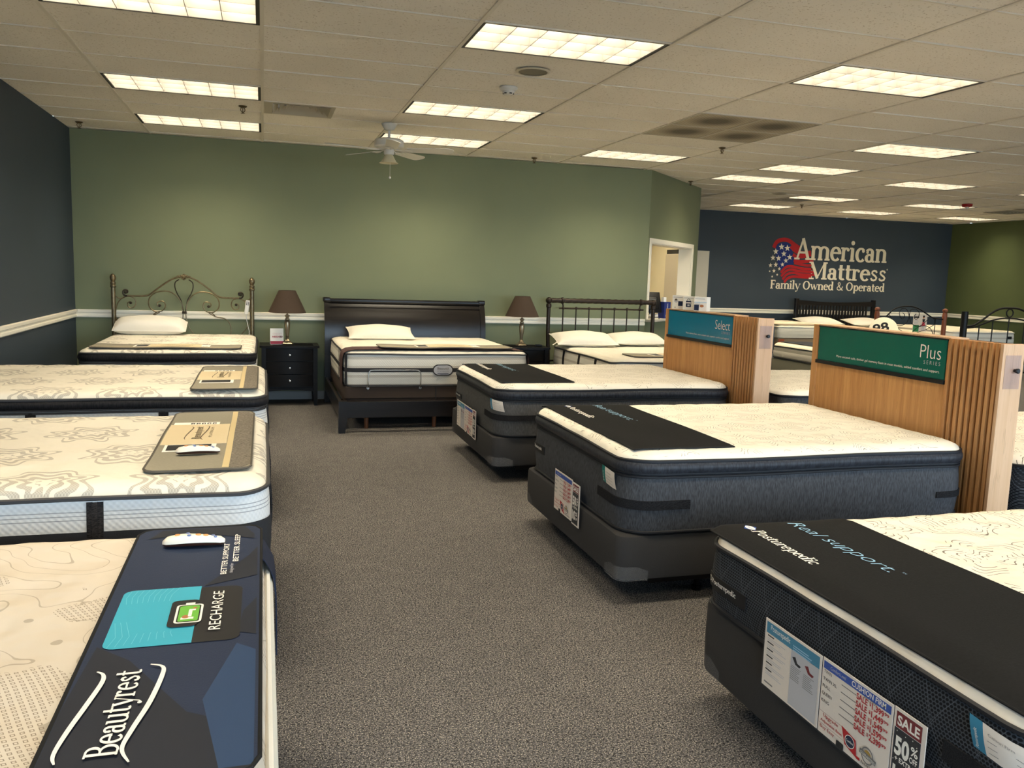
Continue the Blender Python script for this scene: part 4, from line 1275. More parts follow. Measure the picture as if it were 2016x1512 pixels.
# ---------------------------------------------------------------- ornate metal bed, left on the back wall
BRONZE = plain('antique_bronze', (122, 108, 82), 0.38, 0.75, 0.5, bump=(60, 0.0008), vary=0.25)
BRONZED = plain('dark_bronze', (58, 50, 40), 0.45, 0.7, 0.5)
def ornate_headboard():
    cx, Y = -0.876, 10.42
    o = thing('metal_headboard', 'antique bronze scrollwork headboard against the green wall', 'headboard', (cx, Y, 0))
    def P(l, n=6): return [(x-cx, y, z) for x, y, z in smoothpath([(x, 0, z) for x, z in l], n)]
    def M(l): return [(-x, y, z) for x, y, z in l]
    for s in (-1, 1):
        x = s*0.748
        b = MB().lathe([(0.024, 0.0), (0.024, 1.32)], x, 0, 14); b.build('post', BRONZE, o)
        f = MB().lathe([(0.026, 1.315), (0.033, 1.325), (0.033, 1.335), (0.024, 1.345), (0.03, 1.358), (0.03, 1.372), (0.02, 1.382), (0.024, 1.392), (0.034, 1.415), (0.032, 1.44), (0.018, 1.462), (0.002, 1.47)], x, 0, 14)
        f.build('finial', BRONZE, o)
    top = P([(-1.48, 1.225), (-1.411, 1.223), (-1.301, 1.226), (-1.241, 1.246), (-1.154, 1.317), (-1.067, 1.383), (-0.997, 1.427), (-0.93, 1.452)])
    curl = P([(-1.48, 1.225), (-1.503, 1.226), (-1.521, 1.248), (-1.52, 1.275), (-1.501, 1.291), (-1.478, 1.285), (-1.477, 1.263), (-1.494, 1.258)])
    link = P([(-1.607, 1.228), (-1.579, 1.201), (-1.546, 1.193), (-1.503, 1.212)])
    lcurl = P([(-1.503, 1.212), (-1.461, 1.218), (-1.411, 1.201), (-1.391, 1.155), (-1.405, 1.109), (-1.439, 1.086), (-1.473, 1.104), (-1.476, 1.14), (-1.454, 1.159), (-1.438, 1.141)])
    ldown = P([(-1.503, 1.212), (-1.554, 1.179), (-1.59, 1.115), (-1.604, 1.033), (-1.598, 0.96), (-1.56, 0.87), (-1.50, 0.80)])
    big = P([(-0.895, 1.083), (-0.907, 1.157), (-0.958, 1.234), (-1.026, 1.279), (-1.103, 1.286), (-1.181, 1.266), (-1.241, 1.214), (-1.258, 1.149), (-1.244, 1.094), (-1.202, 1.058), (-1.168, 1.048)])
    tail = P([(-1.21, 1.015), (-1.168, 1.048), (-1.116, 1.06), (-1.081, 1.107), (-1.089, 1.157), (-1.123, 1.172), (-1.166, 1.151), (-1.158, 1.115), (-1.132, 1.115)])
    foot = P([(-1.142, 1.045), (-1.221, 1.001), (-1.31, 0.983), (-1.363, 0.941), (-1.385, 0.875), (-1.38, 0.80), (-1.33, 0.74)])
    heart = P([(-0.928, 1.424), (-0.968, 1.391), (-0.973, 1.331), (-0.949, 1.258), (-0.911, 1.184), (-0.886, 1.05)])
    low = P([(-0.891, 1.028), (-0.898, 0.953), (-0.927, 0.869), (-0.962, 0.814), (-1.0, 0.74)])
    for f in (lambda l: l, M):
        for l, r, nm, mt in ((top, 0.0095, 'top_rail', BRONZE), (curl, 0.010, 'scroll', BRONZED), (link, 0.006, 'link_bar', BRONZE), (lcurl, 0.006, 'scroll', BRONZE), (ldown, 0.006, 'scroll', BRONZE), (big, 0.0068, 'scroll', BRONZE), (tail, 0.006, 'scroll', BRONZE), (foot, 0.006, 'scroll', BRONZE), (heart, 0.0062, 'twisted_bar', BRONZED), (low, 0.006, 'scroll', BRONZE)):
            MB().tube(f(l), r, 7).build(nm, mt, o)
        for x, z in ((-1.494, 1.262), (-1.445, 1.146), (-1.14, 1.12)):
            q = f([(x-cx, 0, z)])[0]
            MB().ball(q, 0.016, 10).build('rosette', BRONZED, o)
    c = MB()
    for x, z, r in ((0, 1.455, 0.020), (0, 1.478, 0.012), (-0.022, 1.462, 0.017), (0.022, 1.462, 0.017), (-0.044, 1.455, 0.015), (0.044, 1.455, 0.015), (-0.064, 1.458, 0.011), (0.064, 1.458, 0.011), (-0.015, 1.438, 0.011), (0.015, 1.438, 0.011), (0, 1.425, 0.009)):
        c.ball((x, 0, z), r, 10, 0, 1.1)
    c.build('medallion', BRONZE, o)
    c = MB()
    for z in (1.035, 1.046, 1.057): c.box(-0.026, 0.026, -0.014, 0.014, z-0.005, z+0.005, 0.004)
    c.build('collar', BRONZED, o)
    MB().box(-0.74, 0.74, -0.008, 0.008, 0.42, 0.45, 0.002).build('lower_rail', BRONZED, o)
    return o
ornate_headboard()
B1 = mattress('mattress', 'cream pillow top mattress with black band under the ornate metal headboard', (-0.845, 9.32, 0.42), 2.02, 1.53, 0.775-0.42, 0.812-0.42, 0.13, DAMASK, WSIDE, PIPE_G,
              rz=-PI/2, gus=0.695-0.42, gmat=BLKGUS, seed=21)
box_spring('white box spring under the ornate metal bed', (-0.845, 9.32, BX), 2.0, 1.5, 0.418-BX, WHITEBASE, guards=False, rz=-PI/2)
bed_frame('steel bed frame under the ornate metal bed', (-0.845, 9.32, 0), 1.78, 1.40, BX-0.002, -PI/2)
taupe_pad('taupe foot pad across the foot of the ornate metal bed', (-0.87, 8.56, 0.8125), -PI/2, 0.66, 0.004)
pillow('white patterned bolster pillow leaning on the ornate metal headboard', (-1.21, 10.16, 0.900), 0.375, 0.16, 0.105, 0, math.radians(16), PILP, 3.6, sharp=0.0)
def handset():
    o = thing('wired_handset', 'white wired handset hooked on the right post of the ornate headboard', 'remote control', (-0.196, 10.385, 1.04))
    R = Matrix.Rotation(math.radians(8), 4, 'Y')
    MB().box(-0.023, 0.023, -0.012, 0.012, 0, 0.165, 0.008, 0, R).build('body', WHITEPL, o)
    for k in range(3):
        for j in (-1, 1): MB().box(j*0.009-0.006, j*0.009+0.006, -0.0135, -0.011, 0.108+k*0.016, 0.118+k*0.016, 0.002, 0, R).build('button', BLACKPL, o)
    MB().tube(smoothpath([(0, 0, 0.004), (0.005, 0.0, -0.06), (0.025, 0.0, -0.16), (0.035, 0.004, -0.20)], 5), 0.004, 6).tube(
        [(0.035+0.007*math.cos(k*1.0), 0.004+0.007*math.sin(k*1.0), -0.20-0.0022*k) for k in range(60)], 0.0022, 5).build('cord', WHITEPL, o)
handset()

# ---------------------------------------------------------------- nightstands and lamps
ESPR = wood('espresso_black_wood', (16, 13, 12), (30, 25, 23), 0)
ESPR.node_tree.nodes['Principled BSDF'].inputs['Roughness'].default_value = 0.28
NICKEL = plain('brushed_nickel', (200, 196, 188), 0.25, 1.0, 0.5)
PEWTER = plain('pewter_lamp_metal', (150, 136, 112), 0.3, 0.85, 0.5)
SHADE = plain('brown_lamp_shade', (66, 52, 40), 0.85, bump=(400, 0.0006))
CLOTHB = plain('black_runner_cloth', (20, 20, 20), 0.9, 0, 0.1, bump=(300, 0.0008))
ESPN = wood('matt_black_wood', (13, 12, 11), (24, 21, 20), 0)
ESPN.node_tree.nodes['Principled BSDF'].inputs['Specular IOR Level'].default_value = 0.18
def nightstand(label, loc):
    o = thing('nightstand', label, 'nightstand', loc, 0, 'black nightstands')
    w, d = 0.315, 0.22
    MB().box(-w+0.03, w-0.03, -d+0.035, d, 0.20, 0.675, 0.003).build('carcass', ESPN, o, 0)
    t = MB(); R = [[(-w-0.02, d), (-w-0.02, -d-0.005)]+[(-w-0.02+(2*w+0.04)*k/10, -d-0.005-0.03*math.sin(PI*k/10)) for k in range(1, 10)]+[(w+0.02, -d-0.005), (w+0.02, d)]][0]
    t.loft([[(x, y, z) for x, y in R] for z in (0.678, 0.685, 0.697, 0.702)], True, True, True); t.build('top', ESPN, o, 30)
    for k, z in enumerate((0.225, 0.375, 0.525)):
        f = MB(); h = 0.142
        pr = [(-w+0.045+(2*w-0.09)*i/10, -d+0.02-0.035*math.sin(PI*i/10)) for i in range(11)]
        ring = pr+[(w-0.045, -d+0.06), (-w+0.045, -d+0.06)]
        f.loft([[(x, y, zz) for x, y in ring] for zz in (z, z+h)], True, True, True)
        dr = f.build('drawer', ESPN, o, 30)
        kb = MB(); kb.lathe([(0.006, 0), (0.006, 0.012), (0.013, 0.016), (0.0155, 0.022), (0.011, 0.028), (0.001, 0.030)], 0, 0, 14, 0, Matrix.Translation((0, -d-0.013, z+h*0.5)) @ Matrix.Rotation(PI/2, 4, 'X'))
        kb.build('knob', NICKEL, dr)
    for sx in (-1, 1):
        for y0, y1 in ((-d, -d+0.05), (d-0.05, d)):
            l = MB(); a, b2 = sorted((sx*w, sx*(w-0.05)))
            l.loft([[(a+(0.012 if sx > 0 else 0)*q, y0, z), (b2-(0.012 if sx < 0 else 0)*q, y0, z), (b2-(0.012 if sx < 0 else 0)*q, y1, z), (a+(0.012 if sx > 0 else 0)*q, y1, z)] for z, q in ((0, 1), (0.19, 0), (0.678, 0))], True, True, True)
            l.build('leg', ESPN, o, 0)
    a = MB(); n = 12
    pts = [(-w+0.05+(2*w-0.1)*i/n, 0.165+0.018*math.sin(PI*i/n)) for i in range(n+1)]
    a.prism(pts+[(w-0.05, 0.205), (-w+0.05, 0.205)], 0, 0.02, lambda u, v, q: (u, -d+0.02+q, v)); a.build('apron', ESPN, o, 0)
    MB().box(-w+0.05, w-0.05, -d+0.04, d-0.02, 0.185, 0.199).build('bottom_shelf', ESPN, o, 0)
    return o
N1 = nightstand('black three drawer nightstand between the ornate metal bed and sleigh bed', (0.29, 10.25, 0))
N2 = dup(N1, (3.14, 10.25, 0), 'black nightstand between the sleigh bed and the iron spindle bed', group='black nightstands')
def runner(label, loc, a, c):
    o = tag(MB().box(-a, a, -c, c, 0, 0.006, 0.002).build('table_runner', CLOTHB), label, 'table mat', 'black mats on the nightstands'); o.location = loc
runner('black mat under the lamp on the three drawer nightstand', (0.33, 10.20, 0.7025), 0.23, 0.12)
runner('black mat under the lamp beside the iron spindle bed', (3.16, 10.20, 0.7025), 0.23, 0.12)
def lamp(label, loc):
    o = thing('table_lamp', label, 'lamp', loc, 0, 'brown table lamps')
    b = MB().lathe([(0.001, 0), (0.072, 0.002), (0.074, 0.012), (0.066, 0.022), (0.048, 0.032), (0.03, 0.05), (0.019, 0.07), (0.016, 0.085)], 0, 0, 8); b.build('base', PEWTER, o, 20)
    b = MB().lathe([(0.018, 0.083), (0.024, 0.088), (0.018, 0.095), (0.021, 0.12), (0.030, 0.19), (0.034, 0.25), (0.030, 0.275), (0.022, 0.285)], 0, 0, 18); b.build('body', PEWTER, o)
    b = MB().lathe([(0.02, 0.283), (0.027, 0.292), (0.027, 0.30), (0.018, 0.306), (0.018, 0.315), (0.030, 0.335), (0.030, 0.342), (0.014, 0.348), (0.009, 0.355), (0.009, 0.44)], 0, 0, 16); b.build('neck', PEWTER, o)
    s = MB(); n = 40
    prof = [(0.215, 0.372), (0.0955, 0.628)]
    R = [[(r*math.cos(2*PI*k/n), r*math.sin(2*PI*k/n), z) for k in range(n)] for r, z in (prof[0], prof[1], (prof[1][0]-0.002, prof[1][1]), (prof[0][0]-0.002, prof[0][1]))]
    s.loft(R+[R[0]], True); s.build('lamp_shade', SHADE, o, 50)
    f = MB()
    for k in range(3): f.tube([(0, 0, 0.61), (0.094*math.cos(k*2.1), 0.094*math.sin(k*2.1), 0.622)], 0.002, 5)
    f.tube([(0, 0, 0.43), (0, 0, 0.61)], 0.003, 6); f.build('harp', PEWTER, o)
    return o
LA = lamp('brown shaded table lamp beside the folded sign on the left nightstand', (0.266, 10.17, 0.7085))
dup(LA, (3.14, 10.20, 0.7085), 'brown shaded table lamp between the sleigh bed and the iron spindle bed', group='brown table lamps')
def tent_card():
    o = thing('tent_card', 'white folded credit card sign leaning by the lamp on the left nightstand', 'sign', (0.150, 10.135, 0.7085), math.radians(6))
    h = 0.185; w = 0.075
    b = MB(); b.add([(-w, 0, 0), (w, 0, 0), (w, 0.03, h), (-w, 0.03, h), (-w, 0.06, 0), (w, 0.06, 0), (-w, 0.002, 0), (w, 0.002, 0)], [(0, 1, 2, 3), (3, 2, 5, 4)]); b.build('card', WHITE, o, 0)
    q = Print(); q.rect(-w, 0.004, w, 0.040, plain('raspberry_print', (156, 40, 60), 0.5)); q.text('CREDIT', 0.004, 0.112, 0.020, plain('pale_pink_print', (222, 190, 186), 0.6), fit=0.105, align='C'); q.text('NEEDED', 0.004, 0.080, 0.020, REDP, fit=0.11, align='C', bold=0.02)
    q.text('ED', 0.034, 0.080, 0.020, BLACKP, fit=0.03, bold=0.02)
    q.build('print', lambda u, v, d: (u, 0.03*v/h-d-0.0006, v), o)
tent_card()
def small_remote():
    o = thing('small_remote', 'small black remote on the nightstand beside the iron spindle bed', 'remote control', (3.36, 10.16, 0.7085), math.radians(-15))
    MB().box(-0.045, 0.045, -0.02, 0.02, 0, 0.024, 0.009).build('body', BLACKPL, o)
    MB().lathe([(0.009, 0.022), (0.009, 0.026)], -0.02, 0, 10).build('button', GREYPL, o)
small_remote()

# ---------------------------------------------------------------- king sleigh bed
SX0, SX1 = 0.70, 2.68
def sleigh():
    o = thing('sleigh_bed', 'glossy black king sleigh bed frame with curved headboard', 'bed frame', ((SX0+SX1)/2, 10.30, 0))
    w = (SX1-SX0)/2
    prof = [(0.0, -0.02), (0.35, -0.025), (0.6, -0.03), (0.8, -0.03), (0.95, -0.015), (1.06, 0.015), (1.15, 0.055), (1.21, 0.09)]
    pp = [(p.x, p.y) for p in smoothpath([(a, b, 0) for a, b in prof], 4)]
    m = MB(); th = 0.028
    ring = [(y-th/2, z) for z, y in pp]+[(y+th/2, z) for z, y in pp[::-1]]
    ring = [(y, max(z, 0.25)) for y, z in ring]
    m.loft([[(x, y, z) for y, z in ring] for x in (-w+0.06, w-0.06)], True, True, True); m.build('headboard_panel', ESPR, o, 40)
    for s in (-1, 1):
        p = MB(); t2 = 0.030
        ring = [(y-t2, z) for z, y in pp]+[(y+t2*0.8, z) for z, y in pp[::-1]]
        a, c = sorted((s*w, s*(w-0.062))); p.loft([[(x, y, z) for y, z in ring] for x in (a, c)], True, True, True); p.build('headboard_post', ESPR, o, 40)
        MB().box(a-0.012, c+0.012, 0.045, 0.145, 1.205, 1.262, 0.012).build('post_cap', ESPR, o)
    MB().box(-w+0.06, w-0.06, 0.05, 0.13, 1.20, 1.25, 0.012).build('top_rail', ESPR, o)
    m = MB(); m.loft([[(x, y-0.022, z) for z, y in ((1.15, 0.052), (1.158, 0.056))]+[(x, y-0.014, z) for z, y in ((1.158, 0.056), (1.15, 0.052))] for x in (-w+0.06, w-0.06)], True, True, True); m.build('bead', ESPR, o, 0)
    for s in (-1, 1):
        a, c = sorted((s*(w-0.005), s*(w-0.035)))
        MB().box(a, c, -1.99, -0.03, 0.15, 0.315, 0.004).build('side_rail', ESPR, o, 0)
    MB().box(-w+0.07, w-0.07, -2.02, -1.99, 0.150, 0.312, 0.004).build('foot_rail', ESPR, o, 0)
    for s in (-1, 1):
        a, c = sorted((s*w, s*(w-0.085)))
        l = MB(); e = 0.022
        l.loft([[(a+(e*q if s > 0 else 0), -2.035, z), (c-(e*q if s < 0 else 0), -2.035, z), (c-(e*q if s < 0 else 0), -1.955, z), (a+(e*q if s > 0 else 0), -1.955, z)] for z, q in ((0, 1), (0.14, 0), (0.318, 0))], True, True, True)
        l.build('foot_leg', ESPR, o, 0)
    return o
sleigh()
BASEBR = plain('espresso_base_cloth', (62, 50, 42), 0.8, bump=(300, 0.001))
OAKLEG = wood('brown_wood_leg', (84, 50, 30), (110, 70, 44), 2)
def adjustable():
    cx, cy = 1.70, 9.36
    o = thing('adjustable_base', 'brown padded adjustable base with wire mattress bar in the sleigh bed', 'bed base', (cx, cy, 0))
    b = MB(); border(b, 0.93, 0.93, 0.04, [(0.318, -0.01), (0.325, 0), (0.435, 0), (0.442, -0.01)], True, nc=4, ns=4)
    n = len(rr(0.93, 0.93, 0.04, 4, 4)); k = len(b.v)-n; b.f.append(tuple(range(k, k+n))); b.m.append(0)
    b.build('deck', BASEBR, o)
    b = MB(); border(b, 0.915, 0.915, 0.04, [(0.255, -0.01), (0.262, 0), (0.31, 0), (0.318, -0.01)], True, nc=4, ns=4); b.build('lower_box', BASEBR, o)
    MB().tube([(-0.005, -0.934, 0.262), (-0.005, -0.934, 0.437)], 0.004, 5).build('centre_seam', PIPE_D, o)
    for x in (-0.70, 0.0, 0.42, 0.72):
        for y in (-0.84, 0.75):
            MB().lathe([(0.02, 0), (0.032, 0.257)], x, y, 12).build('leg', OAKLEG, o)
    b = MB(); b.tube(smoothpath([(-0.70, -0.945, 0.43), (-0.70, -0.965, 0.46), (-0.70, -0.968, 0.565), (-0.685, -0.968, 0.60), (-0.65, -0.968, 0.612), (-0.40, -0.968, 0.612), (-0.22, -0.968, 0.612), (-0.185, -0.968, 0.60), (-0.17, -0.968, 0.565), (-0.17, -0.965, 0.46), (-0.17, -0.945, 0.43)], 4), 0.0055, 7)
    b.build('mattress_bar', NICKEL, o)
    for x in (-0.70, -0.17): MB().lathe([(0.014, 0), (0.014, 0.012)], 0, 0, 10, 0, Matrix.Translation((x, -0.932, 0.428)) @ Matrix.Rotation(PI/2, 4, 'X')).build('bar_bolt', NICKEL, o)
adjustable()
STRIPE = striped_side('white_striped_knit_border', (224, 220, 208), (194, 186, 172), 11.0)
B2 = mattress('mattress', 'white king mattress with dark mid band and badge on the sleigh bed', (1.725, 9.355, 0.443), 1.86, 1.90, 0.768-0.443, 0.803-0.443, 0.10, CREAM_SIDE, STRIPE, PIPE_G,
              rz=-PI/2, seed=31, straps=(), tuft=0.003)
h = MB(); border(h, 0.93, 0.95, 0.10, [(0.146, 0.0125), (0.150, 0.0155), (0.184, 0.0155), (0.188, 0.0125)], False); h.build('mid_band', DKBAND, B2)
for s in (0.30, 0.62): 
    h = MB(); band(h, 0.93, 0.95, 0.10, 0.95-0.10+0.157+(1.86-0.2)*(0.42+s)-0.012, 0.95-0.10+0.157+(1.86-0.2)*(0.42+s)+0.012, 0.012, 0.322, 0.0135, 0.003, 2); h.build('strap', DKBAND, B2)
def badge():
    # local frame of the king mattress: its +x face looks to the aisle, +y is to the right
    h = MB(); q = []
    for k in range(28):
        a = 2*PI*k/28; c, s = math.cos(a), math.sin(a)
        q.append((0.045*(1 if c > 0 else -1)+0.062*c*(abs(c)**0.0), 0.058*s))
    h.prism(q, 0.0, 0.010, lambda u, v, d: (0.942+d, u, v)); 
    p = h.build('badge', plain('dark_badge_rim', (44, 38, 36), 0.5), B2, 0); p.location = (0, 0.035, 0.168)
    i = Print(); i.poly([(u*0.90, v*0.84) for u, v in q], LGREYP)
    i.line([(-0.055, 0.030), (0, 0.036), (0.055, 0.030)], 0.002, INKB); i.text('Beautyrest', 0, 0.008, 0.020, INKB, fit=0.12, align='C', font='serif'); i.line([(-0.06, 0.0), (0, 0.004), (0.06, 0.0)], 0.002, INKB)
    i.text('PLATINUM', 0, -0.024, 0.012, GREYP, fit=0.115, align='C'); i.rect(-0.058, -0.043, 0.058, -0.034, NAVYP)
    i.build('lettering', lambda u, v, d: (0.952+d, u, v), p)
badge()
THROW = plain('plum_brown_throw', (86, 68, 66), 0.95, 0, 0.1, bump=(120, 0.002), vary=0.1)
def throw():
    o = thing('bed_throw', 'plum brown throw laid across the foot of the sleigh bed', 'throw blanket', (1.725, 8.62, 0))
    hx = 0.95
    pth = [(-hx-0.024, 0.46), (-hx-0.026, 0.60), (-hx-0.024, 0.72), (-hx-0.010, 0.775), (-hx+0.03, 0.797), (-hx+0.10, 0.809)]+[(-hx+0.10+(2*hx-0.2)*k/10, 0.810+0.002*math.sin(k)) for k in range(1, 10)]+[(hx-0.10, 0.809), (hx-0.03, 0.797), (hx+0.010, 0.775), (hx+0.024, 0.72), (hx+0.026, 0.60)]
    rows = []
    for k in range(9):
        y = -0.155+0.31*k/8
        e = 0.006*math.sin(k*1.7)
        rows.append([(x, y+0.012*math.sin(i*0.9), z+(e*0.5+0.003 if 0 < i < len(pth)-1 else 0)) for i, (x, z) in enumerate(pth)])
    n = len(pth)
    t = MB(); t.loft(rows, False); t.loft([[(x, y, z-0.005) if 3 < i < n-4 else (x*(1-0.004), y, z-0.002) for i, (x, y, z) in enumerate(r)] for r in rows], False)
    t.build('throw', THROW, o, 60)
throw()
taupe_pad('taupe foot pad with cream pocket card on the throw of the sleigh bed', (1.83, 8.66, 0.8195), -PI/2, 0.70, 0.004)
pillow('plump white pillow alone on the sleigh bed', (1.32, 9.93, 0.872), 0.385, 0.21, 0.083, 0.0, math.radians(14), tails=((0.36, -0.05),))

# ---------------------------------------------------------------- iron spindle bed
IRON = plain('dark_brown_iron', (50, 40, 32), 0.42, 0.6, 0.5, bump=(40, 0.001), vary=0.2)
def spindle_bed():
    cx, Y = 4.305, 10.40
    o = thing('iron_headboard', 'dark iron headboard with twisted top tube and thin spindles', 'headboard', (cx, Y, 0))
    w = 0.745
    for s in (-1, 1):
        MB().tube(smoothpath([(s*(w-0.02), 0.0, 0.0), (s*(w-0.015), 0.0, 0.5), (s*w, 0.0, 0.9), (s*w, 0.0, 1.19), (s*w, 0.0, 1.24)], 5), 0.026, 12).build('post', IRON, o)
        MB().lathe([(0.027, 1.19), (0.035, 1.20), (0.035, 1.23), (0.030, 1.245)], s*w, 0, 14).ball((s*w, 0, 1.285), 0.043, 14).build('corner_fitting', IRON, o)
        MB().lathe([(0.032, -0.018), (0.042, -0.01), (0.042, 0.01), (0.032, 0.018)], 0, 0, 14, 0, Matrix.Translation((s*0.56, 0, 1.287)) @ Matrix.Rotation(PI/2, 4, 'Y')).build('collar', IRON, o)
        MB().tube(smoothpath([(s*0.56, 0, 1.26), (s*0.548, 0, 1.23), (s*0.545, 0, 1.19)], 4), 0.010, 8).build('hanger', IRON, o)
    t = MB(); n = 90; N = 12; rings = []
    for k in range(n+1):
        x = -w+2*w*k/n
        rings.append([(x, (0.030+0.0035*math.cos(4*(2*PI*j/N+x*16)))*math.cos(2*PI*j/N), 1.287+(0.030+0.0035*math.cos(4*(2*PI*j/N+x*16)))*math.sin(2*PI*j/N)) for j in range(N)])
    t.loft(rings, True, True, True); t.build('top_tube', IRON, o, 80)
    MB().tube([(-0.60, 0, 1.187), (0.60, 0, 1.187)], 0.011, 8).build('spindle_rail', IRON, o)
    MB().tube([(-0.73, 0, 0.50), (0.73, 0, 0.50)], 0.011, 8).build('lower_rail', IRON, o)
    for k in range(7):
        x = -0.545+1.09*k/6
        MB().tube([(x, 0, 1.19), (x, 0, 0.50)], 0.009, 8).ball((x, 0, 1.19), 0.021, 10).build('spindle', IRON, o)
spindle_bed()
B3 = mattress('mattress', 'cream mattress with white sides under the iron spindle headboard', (4.375, 9.36, 0.38), 1.96, 1.52, 0.690-0.38, 0.728-0.38, 0.10, CREAM_SIDE, STRIPE, PIPE_G,
              rz=-PI/2, seed=41, tuft=0.003, straps=near_straps(1.96, 1.52, 0.10, (0.45, 0.98, 1.5)), strapm=STRAPM, lowband=(0.0, 0.07))
box_spring('box spring under the iron spindle bed', (4.375, 9.38, BX), 1.96, 1.50, 0.378-BX, CHAR, guards=False, rz=-PI/2)
bed_frame('steel bed frame under the iron spindle bed', (4.375, 9.38, 0), 1.7, 1.38, BX-0.002, -PI/2)
taupe_pad('taupe foot pad on the foot of the iron spindle bed', (4.58, 8.74, 0.7285), -PI/2, 0.62, 0.003)
pillow('left white pillow on the iron spindle bed', (3.905, 9.98, 0.815), 0.405, 0.21, 0.095, math.radians(-2), math.radians(14), tails=((-0.36, -0.1),))
pillow('right white pillow on the iron spindle bed', (4.70, 10.12, 0.815), 0.385, 0.19, 0.085, math.radians(2), math.radians(14))

# ---------------------------------------------------------------- wooden display headboards
OAK = wood('honey_oak_veneer', (178, 124, 72), (208, 156, 98), 2)
OAKS = wood('oak_slat', (178, 124, 74), (200, 148, 94), 2, 0.5)
PALE = wood('pale_beech_post', (206, 164, 124), (222, 184, 146), 2, 0.7)
COREW = wood('gap_shade_core', (92, 54, 24), (110, 68, 32), 2)  # core wood coloured darker to paint shade into the gaps between slats
LAVP = clear('lavender_clear_plate', (0.62, 0.5, 0.5), 0.30, 0.1)
def display_headboard(label, y0, col, word, lines, sub):
    """local frame: x into the headboard, y along it from its near end"""
    o = thing('display_headboard', label, 'headboard', (3.76, y0, 0), 0, 'wooden display headboards')
    Lh, Hh, D = 1.62, 1.325, 0.125
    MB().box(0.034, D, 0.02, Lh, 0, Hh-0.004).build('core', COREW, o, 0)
    MB().box(0.0, 0.034, 0.375, Lh-0.055, 0, Hh-0.02).build('front_panel', OAK, o, 0)
    MB().box(-0.010, D, Lh-0.055, Lh, 0, Hh, 0.002).build('end_board', OAK, o, 0)
    MB().box(-0.006, D, 0.375, Lh-0.055, Hh-0.006, Hh+0.004, 0.001).build('top_edging', PALE, o, 0)
    for k in range(9):
        y = 0.034+k*0.0405
        MB().box(-0.014, 0.034, y, y+0.0215, 0, Hh, 0.001).build('slat', OAKS, o, 0)
    MB().box(-0.018, D, 0.0, 0.022, 0, Hh, 0.002).build('end_post', PALE, o, 0)
    MB().box(0.0, D-0.02, -0.003, 0.0, 1.085, 1.265).build('clear_plate', LAVP, o, 0)
    kb = MB(); kb.lathe([(0.009, 0), (0.009, 0.012), (0.013, 0.014), (0.014, 0.024), (0.010, 0.027)], 0, 0, 12, 0, Matrix.Translation((0.066, -0.003, 1.184)) @ Matrix.Rotation(PI/2, 4, 'X')); kb.build('knob', BLACKPL, o)
    MB().box(D+0.006, D+0.022, 0.02, 0.19, 1.07, 1.262, 0.003).build('tablet', BLACKPL, o, 0)
    MB().box(D, D+0.006, 0.07, 0.14, 1.12, 1.2).build('tablet_mount', BLACKM, o, 0)
    s = MB().box(-0.010, -0.001, 0.395, Lh-0.068, 1.082, Hh-0.012, 0.001).build('sign_board', col, o, 0)
    MB().box(-0.022, 0.0, 0.385, Lh-0.058, 1.058, 1.082, 0.002).build('sign_ledge', BLACKPL, o, 0)
    MB().box(-0.012, 0.0, 0.385, Lh-0.060, Hh-0.013, Hh-0.006).build('sign_edging', BLACKPL, o, 0)
    w = Lh-0.068-0.395
    q = Print(); r = w-0.035          # u from the far end towards the near end
    q.text(word, r, 0.112, 0.082, WHITE, fit=0.0405*len(word), align='R', bold=-0.012)
    q.text('S E R I E S', r, 0.078, 0.022, LGREYP, fit=0.128, align='R', bold=-0.01)
    q.text(lines, r, 0.036, 0.015, WHITE, fit=sub, align='R')
    q.build('lettering', lambda u, v, d: (-0.010-d, Lh-0.068-u, 1.082+v), s)
    return o
GREENS = plain('glossy_green_sign', (0, 94, 78), 0.22)
BLUES = plain('glossy_blue_sign', (0, 116, 150), 0.22)
display_headboard('wooden display headboard with glossy green sign', 3.51, GREENS, 'Plus', 'More encased coils, thicker gel memory foam in most models, added comfort and support.', 0.92)
display_headboard('wooden display headboard with glossy blue sign', 5.82, BLUES, 'Select', 'More memory foam, more encased coils, superior comfort and support.', 0.76)

# white boxes standing on the blue-signed headboard
def gift_box(label, y, rz, kind):
    o = thing('pillow_box', label, 'box', (3.815, y, 1.3295), rz, 'white product boxes on the headboard')
    w, d, h = 0.062, 0.040, 0.128
    MB().box(-w, w, -d, d, 0, h, 0.003).build('carton', WHITE, o, 0)
    q = Print()
    q.rect(-w+0.01, h-0.02, w-0.02, h-0.014, LGREYP)
    if kind == 0:
        q.ell(-0.022, 0.078, 0.020, 0.018, LGREYP); q.ell(-0.024, 0.088, 0.012, 0.010, INKB); q.rect(0.0, 0.03, 0.046, 0.075, NAVYP); q.ell(-0.03, 0.016, 0.006, 0.005, GREYP)
    elif kind == 1:
        q.rrect(-0.032, 0.028, 0.020, 0.085, 0.006, NAVYP); q.ring(-0.006, 0.088, 0.018, 0.016, 0.004, NAVYP); q.rect(-0.028, 0.062, 0.016, 0.072, WHITE); q.rect(-0.016, 0.036, 0.006, 0.052, LGREYP); q.ring(0.034, 0.06, 0.020, 0.024, 0.002, LGREYP)
    else:
        q.rect(-w+0.004, 0.078, w-0.004, 0.083, SKYP); q.rect(-w+0.004, 0.006, -0.012, 0.058, NAVYP); q.ell(0.014, 0.048, 0.020, 0.012, TAN); q.rect(-w+0.01, 0.062, 0.0, 0.066, GREYP)
    q.build('print', lambda u, v, d: (u, -0.040-d, v), o)
gift_box('white box with sleeping face picture, left of the three on the headboard', 7.285, math.radians(-52), 0)
gift_box('white box with navy padlock shape, middle of the three on the headboard', 7.07, math.radians(-52), 1)
